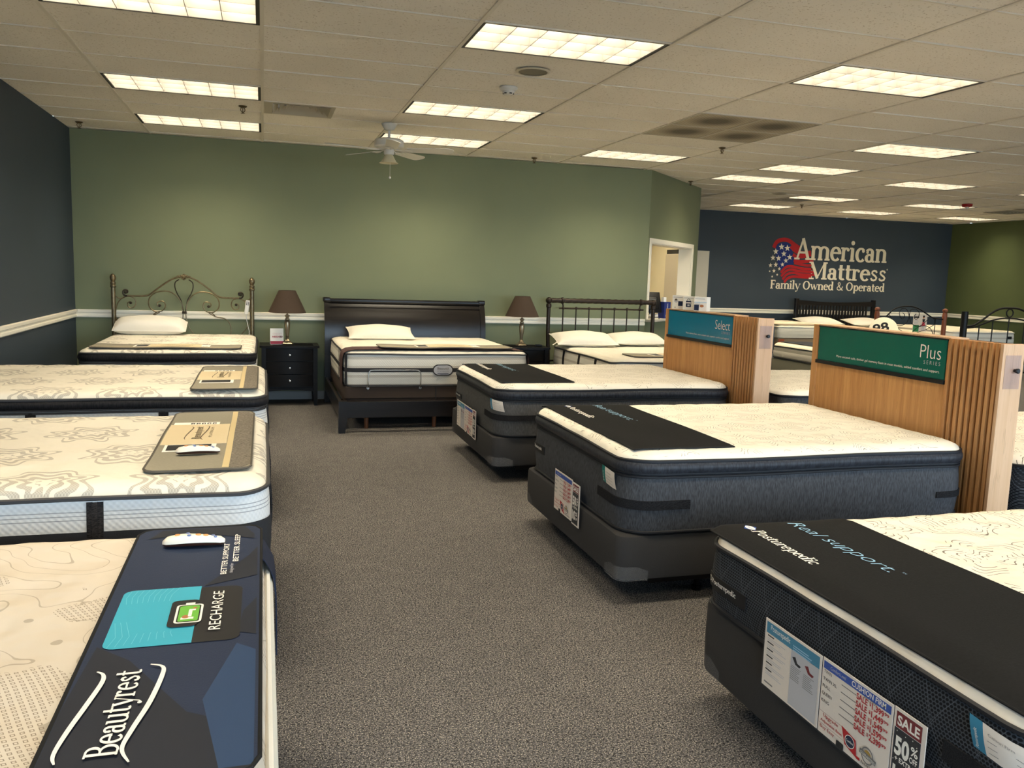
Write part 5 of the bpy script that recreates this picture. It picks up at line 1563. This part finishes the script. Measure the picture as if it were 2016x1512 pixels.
gift_box('white box with pink face and navy corner, right of the three on the headboard', 6.86, math.radians(-52), 2)

# ---------------------------------------------------------------- counter in the pass-through
STONE = plain('grey_laminate_counter', (176, 172, 158), 0.45, bump=(80, 0.0004), vary=0.06)
b = MB(); b.box(O0-0.06, O1+0.10, -0.11, -0.001, OZ0-0.035, OZ0, 0.006, mt=AW); b.box(O0+0.013, O1-0.013, -0.01, 0.30, OZ0-0.035, OZ0, 0, mt=AW)
tag(b.build('counter_top', STONE), 'grey laminate counter under the cream framed pass-through', 'counter')
def aw(s, d, z): return tuple(AW @ Vector((s, d, z)))
def monitor():
    o = thing('computer_monitor', 'black computer monitor seen from behind on the pass-through counter', 'monitor', aw(0.50, 0.08, OZ0), math.radians(45-38))
    R = Matrix.Translation((0, 0, 0.06)) @ Matrix.Rotation(math.radians(-16), 4, 'X')
    MB().box(-0.17, 0.17, -0.015, 0.015, 0.02, 0.32, 0.006, 0, R).build('screen_housing', BLACKPL, o)
    MB().box(-0.11, 0.11, -0.04, -0.014, 0.06, 0.24, 0.02, 0, R).build('rear_cover', BLACKPL, o)
    MB().box(-0.08, 0.08, -0.042, -0.039, 0.20, 0.208, 0, 0, R).build('vent_strip', GREYPL, o)
    MB().box(-0.03, 0.03, -0.02, 0.02, 0.0, 0.12, 0.004).build('stand', BLACKPL, o)
    MB().box(-0.10, 0.10, -0.07, 0.07, 0.0, 0.012, 0.004).build('foot', BLACKPL, o)
monitor()
def blue_box():
    o = thing('literature_box', 'dark blue box with white sideways lettering on the pass-through counter', 'box', aw(0.72, -0.035, OZ0), math.radians(20))
    MB().box(-0.065, 0.065, -0.06, 0.06, 0, 0.235, 0.002).build('carton', plain('deep_blue_carton', (34, 48, 112), 0.5), o, 0)
    q = Print(); q.text('POSTUREPEDIC', 0.008, 0.065, 0.018, WHITE, fit=0.15, rot=PI/2, bold=0.01); q.rect(-0.035, 0.025, 0.035, 0.052, LGREYP); q.rect(-0.03, 0.030, 0.03, 0.047, NAVYP)
    q.build('lettering', lambda u, v, d: (u, -0.06-d, v), o)
    MB().box(-0.05, 0.0, -0.03, 0.02, 0.2, 0.30).build('paper_sheets', WHITE, o, 0)
blue_box()
o = thing('paper_stack', 'small stack of papers at the left end of the pass-through counter', 'papers', aw(0.28, -0.03, OZ0), math.radians(30))
for k in range(4): MB().box(-0.05, 0.05, -0.05, 0.05, 0.001+k*0.018, 0.017+k*0.018, 0.001, 0, Matrix.Rotation(0.1*k, 4, 'Z')).build('sheet_bundle', (CREAMP, GREYP, WHITE, LGREYP)[k], o, 0)

# ---------------------------------------------------------------- things on the ceiling
FANW = plain('white_fan_enamel', (214, 210, 200), 0.4)
FROST = plain('frosted_glass_shade', (200, 192, 160), 0.3)
def fan():
    o = thing('ceiling_fan', 'white five blade ceiling fan with glass shade and pull chain', 'ceiling fan', (1.207, 8.61, H))
    MB().lathe([(0.075, 0.0), (0.078, -0.008), (0.066, -0.03), (0.05, -0.058), (0.036, -0.068), (0.012, -0.070)], 0, 0, 24).build('canopy', FANW, o)
    MB().lathe([(0.0125, -0.06), (0.0125, -0.15)], 0, 0, 12).lathe([(0.02, -0.135), (0.03, -0.152)], 0, 0, 12).build('downrod', FANW, o)
    MB().lathe([(0.05, -0.148), (0.12, -0.152), (0.143, -0.165), (0.146, -0.18), (0.146, -0.222), (0.138, -0.232), (0.10, -0.245), (0.07, -0.25), (0.05, -0.252)], 0, 0, 30).build('motor_housing', FANW, o)
    MB().lathe([(0.05, -0.250), (0.052, -0.29), (0.046, -0.302), (0.02, -0.304)], 0, 0, 20).build('switch_housing', FANW, o)
    s = MB(); n = 28
    prof = [(0.034, -0.300), (0.046, -0.315), (0.058, -0.34), (0.074, -0.368), (0.096, -0.385), (0.094, -0.3855), (0.072, -0.366), (0.056, -0.338), (0.044, -0.314), (0.032, -0.299)]
    s.lathe(prof, 0, 0, n, cap=False); s.build('glass_shade', FROST, o, 50)
    for deg in (-22, 50, 122, 194, 266):
        R = Matrix.Rotation(math.radians(deg), 4, 'Z')
        a = MB(); a.tube([(0.06, 0, -0.247), (0.12, 0, -0.262), (0.16, 0.018, -0.262), (0.21, 0.03, -0.262)], 0.007, 6, mt=R).tube([(0.12, 0, -0.262), (0.16, -0.018, -0.262), (0.21, -0.03, -0.262)], 0.007, 6, mt=R).box(0.175, 0.235, -0.045, 0.045, -0.266, -0.260, 0.002, 0, R)
        arm = a.build('blade_arm', FANW, o)
        T = R @ Matrix.Translation((0.19, 0, -0.259)) @ Matrix.Rotation(math.radians(-12), 4, 'X')
        pts = [(0, -0.055), (0.40, -0.068)]+[(0.40+0.065*math.sin(PI*k/10), -0.068*math.cos(PI*k/10)) for k in range(1, 10)]+[(0.40, 0.068), (0, 0.055)]
        b = MB(); b.prism(pts, 0, 0.006, lambda u, v, d: tuple(T @ Vector((u, v, d)))); b.build('fan_blade', FANW, o, 0)
    c = MB(); c.tube([(0.012, -0.01, -0.30), (0.012, -0.01, -0.515)], 0.0014, 5); c.ball((0.012, -0.01, -0.525), 0.011, 10); c.build('pull_chain', WHITE, o)
fan()
BRASS = plain('dull_brass_sprinkler', (96, 78, 50), 0.4, 0.7)
def sprinkler(label, x, y):
    o = thing('fire_sprinkler', label, 'sprinkler', (x, y, H), 0.4, 'ceiling sprinklers')
    MB().lathe([(0.038, 0.0), (0.038, -0.004), (0.026, -0.012), (0.012, -0.014)], 0, 0, 18).build('escutcheon', BRASS, o)
    m = MB()
    for s in (-1, 1): m.tube(smoothpath([(s*0.010, 0, -0.012), (s*0.020, 0, -0.028), (s*0.016, 0, -0.045), (s*0.003, 0, -0.055)], 3), 0.004, 6)
    m.tube([(0, 0, -0.012), (0, 0, -0.062)], 0.004, 6); m.build('frame', BRASS, o)
    MB().lathe([(0.004, -0.060), (0.020, -0.062), (0.020, -0.064), (0.004, -0.066)], 0, 0, 14).build('deflector', BRASS, o)
    return o
S0 = sprinkler('ceiling sprinkler beside the left ceiling light and slatted vent', -0.17, 8.33)
for lab, x, y in (('ceiling sprinkler in the left corner where blue and green walls meet', -1.85, 10.06), ('ceiling sprinkler in front of the green wall, right of the fan', 3.24, 10.23),
                  ('ceiling sprinkler just beyond the smudged grey vent panels', 4.81, 8.42), ('ceiling sprinkler near the outer edge of the angled green wall', 6.04, 11.42), ('small far ceiling sprinkler above the wall logo', 9.52, 13.66)):
    dup(S0, (x, y, H), lab, group='ceiling sprinklers')
def smoke():
    o = thing('smoke_detector', 'white smoke detector near the round ceiling speaker', 'smoke detector', (1.84, 6.54, H))
    MB().lathe([(0.072, 0), (0.072, -0.010), (0.060, -0.026), (0.050, -0.030)], 0, 0, 26).build('base', FANW, o)
    MB().lathe([(0.050, -0.028), (0.046, -0.044), (0.034, -0.054), (0.030, -0.056)], 0, 0, 22).build('sensor_head', FANW, o)
    for k in range(6):
        a = k*PI/3+0.2; MB().box(-0.010, 0.010, 0.036, 0.044, -0.053, -0.046, 0, 0, Matrix.Rotation(a, 4, 'Z')).build('vent_slot', BLACKPL, o, 0)
smoke()
SPKG = plain('grey_speaker_mesh', (126, 120, 104), 0.7, bump=(900, 0.0006))
SPKR = plain('speaker_rim', (196, 188, 170), 0.5)
def speaker(label, x, y):
    o = thing('ceiling_speaker', label, 'speaker', (x, y, H), 0, 'round ceiling speakers')
    MB().lathe([(0.104, 0.0), (0.120, -0.001), (0.122, -0.004), (0.112, -0.010), (0.104, -0.010)], 0, 0, 36, cap=False).build('rim', SPKR, o)
    MB().lathe([(0.001, -0.006), (0.106, -0.006), (0.106, 0.0)], 0, 0, 36).build('grille', SPKG, o)
    return o
K0 = speaker('round grey ceiling speaker nearest the camera, beside the smoke detector', 1.855, 5.96)
dup(K0, (8.06, 12.19, H), 'round ceiling speaker far back, just right of a ceiling light above the blue wall logo', group='round ceiling speakers')
dup(K0, (12.97, 12.12, H), 'round ceiling speaker at the far right edge of the photo', group='round ceiling speakers')
VENTM = plain('grey_vent_enamel', (176, 168, 150), 0.5)
def slat_vent():
    x0, x1, y0, y1 = cell(0, 5)
    o = thing('ceiling_vent', 'rectangular ceiling vent with stepped slats left of the fan', 'vent', ((x0+x1)/2, (y0+y1)/2, H))
    hx, hy = TX/2, TY/2
    f = MB()
    for a, c, d, e in ((-hx, 0.03, -hy, -hy+0.045), (-hx, 0.03, hy-0.045, hy), (-hx, -hx+0.09, -hy+0.045, hy-0.045), (-0.01, 0.03, -hy+0.045, hy-0.045)): f.box(a, c, d, e, -0.001, 0.006)
    f.build('frame', VENTM, o, 0)
    cx = (-hx+0.09)/2
    MB().box(0.03, hx, -hy, hy, 0.003, 0.010).build('blank_panel', TILE, o, 0)
    MB().box(-hx+0.05, 0.02, -hy+0.02, hy-0.02, 0.12, 0.125).build('backing', BLACKPL, o, 0)
    for k in range(4):
        a, c = 0.255-0.058*k, 0.245-0.058*k; z = -0.004+0.012*k
        for ring in (0,):
            m = MB(); pts = [(-a, -c), (a, -c), (a, c), (-a, c)]; a2, c2 = a-0.045, c-0.045
            pin = [(-a2, -c2), (a2, -c2), (a2, c2), (-a2, c2)]
            m.loft([[(cx+u, v, z) for u, v in pts], [(cx+u, v, z+0.045) for u, v in pin], [(cx+u, v, z+0.048) for u, v in pin], [(cx+u, v, z+0.003) for u, v in pts]], True)
            m.build('deflector', VENTM, o, 0)
slat_vent()
def smudge():
    g = G('perforated_panel_with_soot_ring', 0.8, 0, 0.2)
    x, y, z = g.xyz()
    r = (x*x+y*y).sqrt()
    hole = (((x*160.0).sin())*((y*160.0).sin())).gt(0.55)
    c = g.mix(r.step(0.27, 0.10), lin((176, 166, 146)), lin((104, 98, 86)))
    c = g.mix(hole*0.35, c, lin((60, 56, 50)))
    g.color(c)
    return g.m
SMUDGE = smudge()
x0, x1, y0, y1 = GX+3*TX, GX+4*TX, GY+3*TY, GY+5*TY
for i in range(2):
    for j in range(2):
        a, c = x0+TX*(i+0.5)/2, y0+TY*(j+0.5)
        o = thing('return_vent', ('nearer' if j == 0 else 'farther')+(' left' if i == 0 else ' right')+' panel of the four smudged perforated ceiling vents', 'vent', (a, c, H), 0, 'smudged ceiling vent panels')
        MB().box(-0.288, 0.288, -0.288, 0.288, -0.003, -0.0005).build('perforated_face', SMUDGE, o, 0)
        f = MB()
        for q in ((-0.304, 0.304, -0.304, -0.288), (-0.304, 0.304, 0.288, 0.304), (-0.304, -0.288, -0.288, 0.288), (0.288, 0.304, -0.288, 0.288)): f.box(*q, -0.006, -0.0005)
        f.build('frame', VENTM, o, 0)
def dark_vent(label, x, y):
    o = thing('ceiling_vent', label, 'vent', (x, y, H), 0, 'small dark ceiling vents')
    f = MB()
    for q in ((-0.29, 0.29, -0.29, -0.25), (-0.29, 0.29, 0.25, 0.29), (-0.29, -0.25, -0.25, 0.25), (0.25, 0.29, -0.25, 0.25)): f.box(*q, -0.008, -0.0005)
    f.build('frame', VENTM, o, 0)
    MB().box(-0.25, 0.25, -0.25, 0.25, -0.002, -0.0005).build('backing', plain('dark_brown_backing', (52, 46, 36), 0.8) if 'dark_brown_backing' not in bpy.data.materials else bpy.data.materials['dark_brown_backing'], o, 0)  # plain dark brown sheet behind the vent slats
    for k in range(6): MB().box(-0.25, 0.25, -0.22+k*0.084, -0.20+k*0.084, -0.007, -0.003).build('slat', VENTM, o, 0)
dark_vent('small dark ceiling vent left of a far ceiling light above the logo', 8.85, 12.95)
dark_vent('small dark ceiling vent at the far right above the olive wall', 13.35, 12.75)
def strobe():
    o = thing('fire_strobe', 'red fire alarm strobe on the ceiling at far right', 'fire alarm', (11.58, 11.92, H))
    MB().lathe([(0.085, 0), (0.085, -0.02), (0.075, -0.045), (0.055, -0.05)], 0, 0, 22).build('housing', plain('red_alarm_plastic', (150, 20, 16), 0.35), o)
    MB().lathe([(0.03, -0.048), (0.028, -0.065), (0.015, -0.078), (0.001, -0.08)], 0, 0, 16).build('lens', WHITEPL, o)
strobe()

# ---------------------------------------------------------------- painted logo on the far blue wall
def wall_logo():
    X0, Yw, Z0 = 11.85, YF-0.002, 1.40
    o = thing('wall_logo', 'white lettering with waving flag logo on the blue wall', 'wall sign', (X0, YF, Z0))
    mp = lambda u, v, d: (u-X0, -0.004-d*1.6, v-Z0)
    LOGOW = plain('cream_logo_paint', (232, 222, 196), 0.5); LOGOR = plain('red_logo_paint', (176, 28, 34), 0.5); LOGOB = plain('blue_logo_paint', (22, 44, 112), 0.5)
    q = Print()
    S = [[(10.397, 2.345), (10.469, 2.474), (10.623, 2.523), (10.763, 2.503), (10.888, 2.432), (11.056, 2.345)], [(10.812, 2.395), (10.919, 2.314), (11.002, 2.275), (11.124, 2.254), (11.324, 2.278)], [(10.877, 2.219), (10.97, 2.179), (11.13, 2.185), (11.328, 2.236)], [(10.907, 2.1), (11.02, 2.075), (11.16, 2.08), (11.4, 2.106)], [(10.923, 2.041), (11.065, 2.02), (11.268, 1.998), (11.408, 2.02)], [(10.613, 1.825), (10.694, 1.922), (10.809, 1.969), (10.991, 1.949), (11.174, 1.926), (11.416, 1.929)], [(10.625, 1.749), (10.738, 1.864), (10.875, 1.899), (11.078, 1.871), (11.443, 1.86)], [(10.664, 1.682), (10.764, 1.793), (10.921, 1.832), (11.124, 1.804), (11.469, 1.801)], [(10.709, 1.623), (10.791, 1.711), (10.928, 1.753), (11.129, 1.747), (11.372, 1.749)]]
    for s, w in zip(S, (0.085, 0.09, 0.07, 0.07, 0.055, 0.056, 0.052, 0.052, 0.056)):
        q.line([tuple(p)[:2] for p in smoothpath([(a, c, 0) for a, c in s], 5)], w, LOGOR)
    q.build('flag_stripes', mp, o)
    q = Print(); q.poly([(10.44, 2.346), (10.493, 2.424), (10.588, 2.462), (10.706, 2.467), (10.788, 2.437), (10.849, 2.311), (10.904, 2.143), (10.909, 2.015), (10.768, 1.984), (10.672, 1.938), (10.608, 1.877), (10.553, 1.943), (10.515, 2.044), (10.477, 2.144), (10.447, 2.262)], LOGOB)
    q.build('flag_canton', mp, o, 0.0006)
    k = 0.00192
    for x, z, r in [(10.586, 2.369, 35), (10.73, 2.349, 35), (10.453, 2.266, 33), (10.654, 2.227, 33), (10.803, 2.16, 33), (10.395, 2.133, 30), (10.532, 2.129, 32), (10.715, 2.085, 28), (10.348, 1.973, 24), (10.476, 1.988, 28), (10.637, 2.0, 24), (10.442, 1.858, 22), (10.57, 1.906, 20), (10.338, 1.847, 11), (10.527, 1.78, 14), (10.408, 1.737, 13)]:
        q = Print(); q.star(x, z, r*k*1.12, LOGOW, -0.1); q.build('star', mp, o, 0.0012)
    q = Print()
    q.text('American', 10.915, 2.125, 0.44, LOGOW, fit=2.37, font='serif_bold')
    q.text('Mattress', 11.30, 1.715, 0.365, LOGOW, fit=2.00, font='serif_bold')
    q.text('Family Owned & Operated', 10.374, 1.486, 0.178, LOGOW, fit=2.92, font='serif_bold')
    q.ring(13.325, 1.975, 0.016, 0.016, 0.008, LOGOW, 12)
    q.build('lettering', mp, o, 0.0014, 0.0003, 0.0004)
wall_logo()

# ---------------------------------------------------------------- beds behind the display headboards
FWHITE = knit_plain('white_foam_cover', (232, 222, 196), 12.0)
GREYG = plain('grey_green_base_cloth', (112, 110, 94), 0.85, bump=(300, 0.001))
GSTR = striped_side('grey_striped_border', (206, 200, 184), (128, 124, 110), 9.0)
WAVYS = striped_side('white_waved_foam_border', (232, 226, 206), (204, 194, 172), 40.0)
mattress('mattress', 'cream flower knit mattress behind the wooden headboard with the blue sign', (5.00, 6.525, 0.37), 2.0, 1.52, 0.703-0.37, 0.752-0.37, 0.13, LINES_C, SLATE2, PIPE_D, seed=51)
box_spring('box spring behind the wooden headboard with the blue sign', (5.0, 6.525, BX), 1.98, 1.50, 0.368-BX, CHAR, guards=False)
mattress('mattress', 'cream scroll knit mattress behind the wooden headboard with the green sign', (5.00, 4.28, 0.36), 2.0, 1.52, 0.645-0.36, 0.697-0.36, 0.13, LINES_B, MESHK, PIPE_D, seed=52)
box_spring('box spring behind the wooden headboard with the green sign', (5.0, 4.28, BX), 1.98, 1.50, 0.358-BX, CHAR, guards=False)
C2 = mattress('mattress', 'grey banded mattress with dark runner seen between the two wooden headboards', (8.20, 10.05, 0.515), 2.0, 1.53, 0.690-0.515, 0.745-0.515, 0.10, FWHITE, GSTR, PIPE_D, seed=53)
box_spring('grey green box spring under the banded mattress between the wooden headboards', (8.20, 10.05, 0.25), 2.0, 1.53, 0.263, GREYG, guards=False)
bed_frame('steel bed frame under the banded mattress between the wooden headboards', (8.2, 10.05, 0), 1.8, 1.4, 0.248)
b = MB(); sheet(b, -0.24, 0.24, -0.70, 0.70, 0.03, 0.006, lambda a, c: 0.002*math.sin(c*6)+0.003, 8, 14)
tag(b.build('bed_runner', plain('charcoal_runner', (50, 52, 56), 0.9, bump=(200, 0.001))), 'charcoal runner across the foot of the grey banded mattress', 'foot pad').location = (7.52, 10.05, 0.7455)
C1 = mattress('mattress', 'white waved foam mattress raised on a wooden base before the blue wall', (9.87, 14.45, 0.60), 1.95, 1.55, 0.80-0.60, 0.835-0.60, 0.06, FWHITE, WAVYS, LWHITE, rz=-PI/2, seed=54, pr=0.005, tuft=0.002)
o = thing('platform_base', 'tan and orange brown base under the waved foam mattress', 'bed base', (9.87, 14.45, 0))
MB().box(-0.77, 0.77, -0.97, 0.97, 0.42, 0.598, 0.01).build('deck', plain('tan_base_cloth', (140, 122, 98), 0.85), o)
for sx in (-1, 1):
    MB().box(sx*0.70-0.06, sx*0.70+0.06, -0.98, -0.90, 0.44, 0.58, 0.004).build('corner_block', plain('orange_brown_wood', (150, 74, 40), 0.5) if 'orange_brown_wood' not in bpy.data.materials else bpy.data.materials['orange_brown_wood'], o)
    for sy in (-1, 1): MB().box(sx*0.70-0.03, sx*0.70+0.03, sy*0.88-0.03, sy*0.88+0.03, 0, 0.42).build('leg', BLACKM, o, 0)
b = MB(); sheet(b, -0.76, 0.76, -0.20, 0.20, 0.02, 0.006, lambda a, c: 0.002*math.sin(a*6)+0.003, 10, 6)
tag(b.build('bed_runner', plain('beige_runner', (176, 160, 132), 0.9, bump=(200, 0.001))), 'beige runner across the foot of the waved foam mattress', 'foot pad').location = (9.87, 13.72, 0.8365)

# slatted black headboard on the blue wall, with its king bed
def slat_headboard():
    o = thing('slat_headboard', 'black slatted wooden headboard below the wall logo', 'headboard', (11.90, 15.60, 0))
    for s in (-1, 1):
        a, c = sorted((s*1.015, s*0.935)); MB().box(a, c, -0.035, 0.035, 0, 1.295, 0.006).build('post', ESPR, o)
    t = MB(); n = 20
    top = [(-0.935+1.87*k/n, 1.262-0.035*math.sin(PI*k/n)) for k in range(n+1)]
    t.prism(top+[(0.935, 1.155), (-0.935, 1.155)], -0.02, 0.02, lambda u, v, d: (u, d, v)); t.build('top_rail', ESPR, o, 0)
    MB().box(-0.935, 0.935, -0.02, 0.02, 0.55, 0.66).build('lower_rail', ESPR, o, 0)
    for k in range(23):
        x = -0.935+1.87*(k+0.75)/24.5
        MB().box(x-0.0185, x+0.0185, -0.012, 0.012, 0.655, 1.16).build('slat', ESPR, o, 0)
slat_headboard()
mattress('mattress', 'white king mattress under the black slatted headboard', (11.92, 14.56, 0.42), 2.0, 1.90, 0.70-0.42, 0.735-0.42, 0.10, FWHITE, STRIPE, LWHITE, rz=-PI/2, seed=55, tuft=0.003)
box_spring('box spring under the black slatted headboard', (11.92, 14.56, BX), 1.98, 1.88, 0.418-BX, CHAR, guards=False, rz=-PI/2)
pillow('left white pillow below the black slatted headboard', (11.10, 15.05, 0.84), 0.47, 0.24, 0.085, 0, math.radians(10))
pillow('right white pillow below the black slatted headboard', (12.28, 15.05, 0.835), 0.47, 0.24, 0.085, 0, math.radians(10))

# wood post headboard with iron scrolls, its mattress beyond it
TURN = wood('turned_cherry_post', (110, 58, 34), (142, 82, 52), 2)
IRONB = plain('black_wrought_iron', (20, 19, 18), 0.45, 0.4)
def scroll_headboard():
    cx, Y = 11.60, 13.0
    o = thing('scroll_headboard', 'black iron scroll headboard between two turned wooden posts', 'headboard', (cx, Y, 0))
    for s in (-1, 1):
        MB().lathe([(0.042, 0), (0.042, 1.02), (0.046, 1.08), (0.040, 1.13), (0.034, 1.155), (0.026, 1.16)], s*0.765, 0, 18).build('post', TURN, o)
        MB().lathe([(0.026, 1.155), (0.044, 1.165), (0.048, 1.18), (0.048, 1.20), (0.034, 1.218), (0.012, 1.226)], s*0.765, 0, 8).build('finial', TURN, o, 20)
    def T(l, r, nm):
        MB().tube([(x-cx, 0, z) for x, _, z in smoothpath([(a, 0, c) for a, c in l], 6)], r, 7).build(nm, IRONB, o)
    T([(10.85, 1.02), (10.983, 1.014), (11.156, 1.163), (11.266, 1.219), (11.41, 1.246), (11.587, 1.25), (11.739, 1.216), (11.896, 1.146), (12.056, 1.063), (12.15, 1.04), (12.34, 1.024)], 0.013, 'top_rail')
    T([(11.37, 1.209), (11.327, 1.129), (11.358, 1.051), (11.406, 1.021), (11.44, 1.046), (11.441, 1.101), (11.401, 1.131)], 0.006, 'scroll')
    T([(11.37, 1.209), (11.466, 1.205), (11.526, 1.133), (11.549, 1.06), (11.516, 0.962), (11.419, 0.9), (11.272, 0.904), (11.173, 1.005), (11.10, 1.10)], 0.006, 'scroll')
    T([(11.695, 1.209), (11.593, 1.195), (11.557, 1.121), (11.568, 1.024), (11.622, 0.939), (11.717, 0.892), (11.821, 0.893), (11.946, 0.981), (12.027, 1.056)], 0.006, 'scroll')
    T([(11.695, 1.209), (11.77, 1.138), (11.759, 1.039), (11.703, 1.014), (11.667, 1.062), (11.706, 1.118)], 0.006, 'scroll')
    T([(12.056, 1.063), (12.129, 1.021), (12.147, 0.935), (12.078, 0.884), (11.95, 0.82), (11.80, 0.78), (11.66, 0.72)], 0.006, 'scroll')
    T([(11.1, 1.063), (11.06, 1.021), (11.05, 0.935), (11.12, 0.884), (11.25, 0.86), (11.40, 0.80), (11.52, 0.72)], 0.006, 'scroll')
    T([(11.656, 0.768), (11.751, 0.855), (11.881, 0.894), (11.987, 0.883), (12.085, 0.822), (12.14, 0.70), (12.14, 0.5)], 0.006, 'scroll')
    for x in (12.16, 11.03): MB().tube([(x-cx, 0, 1.03), (x-cx, 0, 0.45)], 0.007, 7).build('upright', IRONB, o)
    MB().tube([(-0.75, 0, 0.5), (0.75, 0, 0.5)], 0.011, 8).build('lower_rail', IRONB, o)
scroll_headboard()
def wire_card():
    o = thing('display_card', 'white and green display card with small red figure behind the iron scrolls', 'sign', (12.41, 13.66, 0.742), 0)
    MB().box(-0.165, 0.165, 0, 0.004, 0, 0.335).build('card', BOARDW, o, 0)
    MB().box(-0.06, 0.06, 0.004, 0.07, 0, 0.006).build('easel_foot', WHITEPL, o, 0)
    q = Print(); q.rect(-0.16, 0.0, -0.02, 0.13, plain('leaf_green_print', (54, 132, 84), 0.5)); q.rect(-0.14, 0.27, -0.03, 0.30, BLACKP); q.lines(-0.14, -0.02, 0.22, 0.02, 4, 0.007, LGREYP)
    PINK = plain('coral_print', (208, 62, 78), 0.5)
    q.ell(0.08, 0.285, 0.022, 0.026, TAN); q.ell(0.082, 0.302, 0.024, 0.018, BLACKP); q.poly([(0.05, 0.25), (0.115, 0.25), (0.105, 0.19), (0.06, 0.19)], BLACKP); q.poly([(0.055, 0.19), (0.11, 0.19), (0.125, 0.12), (0.04, 0.12)], PINK); q.rect(0.055, 0.03, 0.07, 0.12, LGREYP).rect(0.092, 0.03, 0.107, 0.12, LGREYP)
    q.build('print', lambda u, v, d: (u, -d, v), o)
wire_card()
E3 = mattress('mattress', 'white mattress beyond the iron scroll headboard, below the display card', (13.70, 14.30, 0.46), 2.0, 1.50, 0.765-0.46, 0.80-0.46, 0.10, FWHITE, STRIPE, LWHITE, rz=-PI/2, seed=56, tuft=0.003)
box_spring('box spring of the white mattress beyond the iron scroll headboard', (13.70, 14.30, BX), 1.98, 1.48, 0.458-BX, CHAR, guards=False, rz=-PI/2)
bed_frame('steel bed frame under the white mattress beyond the iron scroll headboard', (13.7, 14.3, 0), 1.7, 1.36, BX-0.002, -PI/2)
bed_frame('steel bed frame under the king bed with the slatted headboard', (11.92, 14.56, 0), 1.7, 1.7, BX-0.002, -PI/2)
for _y, _w in ((6.525, 'blue'), (4.28, 'green')): bed_frame('steel bed frame behind the wooden headboard with the %s sign' % _w, (5.0, _y, 0), 1.7, 1.38, BX-0.002)
b = MB().box(-0.05, 0.05, -0.003, 0.0, 0, 0.055, 0.001)
tag(b.build('care_label', BLACKP), 'small black label on the white mattress beyond the iron headboards', 'label').location = (14.28, 13.286, 0.64)

def arch_headboard():
    cx, Y = 9.63, 9.0
    o = thing('arch_headboard', 'black metal arched headboard with centre ring behind the green sign', 'headboard', (cx, Y, 0))
    f = lambda x, z: (x*0.9-cx, 0, (z-EYE)*0.9+EYE)
    for s in (-1, 1): MB().lathe([(0.042, 0), (0.042, 1.30), (0.040, 1.312), (0.001, 1.314)], s*0.745, 0, 18).build('post', IRONB, o)
    up = [f(x, z) for x, z in [(9.87, 1.066), (9.95, 1.066), (10.055, 1.081), (10.202, 1.16), (10.335, 1.25), (10.449, 1.31), (10.568, 1.341), (10.69, 1.346)]]
    lo = [f(x, z) for x, z in [(9.87, 1.040), (9.97, 1.042), (10.094, 1.057), (10.233, 1.107), (10.408, 1.163), (10.588, 1.191), (10.69, 1.195)]]
    for l, nm, r in ((up, 'upper_arch', 0.014), (lo, 'lower_arch', 0.011)):
        l[-1] = (0, 0, l[-1][2])
        full = l+[(-x, y, z) for x, y, z in l[:-1][::-1]]
        MB().tube(smoothpath(full, 5), r, 8).build(nm, IRONB, o)
    zc = (1.270-EYE)*0.9+EYE
    MB().tube([(0.056*math.cos(2*PI*k/24), 0, zc+0.052*math.sin(2*PI*k/24)) for k in range(24)], 0.009, 8, True).build('centre_ring', IRONB, o)
    for x, z in ((-0.49, 1.128), (-0.27, 1.205), (0, 1.235), (0.27, 1.205), (0.49, 1.128)): MB().tube([(x, 0, z), (x, 0, 0.5)], 0.008, 7).build('spindle', IRONB, o)
    MB().tube([(-0.74, 0, 0.5), (0.74, 0, 0.5)], 0.011, 8).build('lower_rail', IRONB, o)
arch_headboard()
def disc():
    o = thing('price_disc', 'round cream price disc with black figures behind the green sign', 'sign', (8.93, 10.55, 0.742), math.radians(-40))
    R = Matrix.Translation((0, 0, 0.205)) @ Matrix.Rotation(math.radians(-14), 4, 'X') @ Matrix.Rotation(PI/2, 4, 'X')
    MB().lathe([(0.195, -0.012), (0.203, -0.008), (0.205, 0.0), (0.203, 0.008), (0.195, 0.012)], 0, 0, 44, 0, R).build('disc', CREAMP, o, 40)
    q = Print(); q.text('98', -0.02, -0.02, 0.13, BLACKP, fit=0.22, align='C', bold=0.03, rot=0.28)
    q.build('figures', lambda u, v, d: tuple(R @ Vector((u, v, 0.012+d))), o)
    MB().box(-0.05, 0.05, 0.0, 0.09, 0.0, 0.012, 0.004).build('foot', WHITEPL, o)
disc()

bpy.context.view_layer.update()
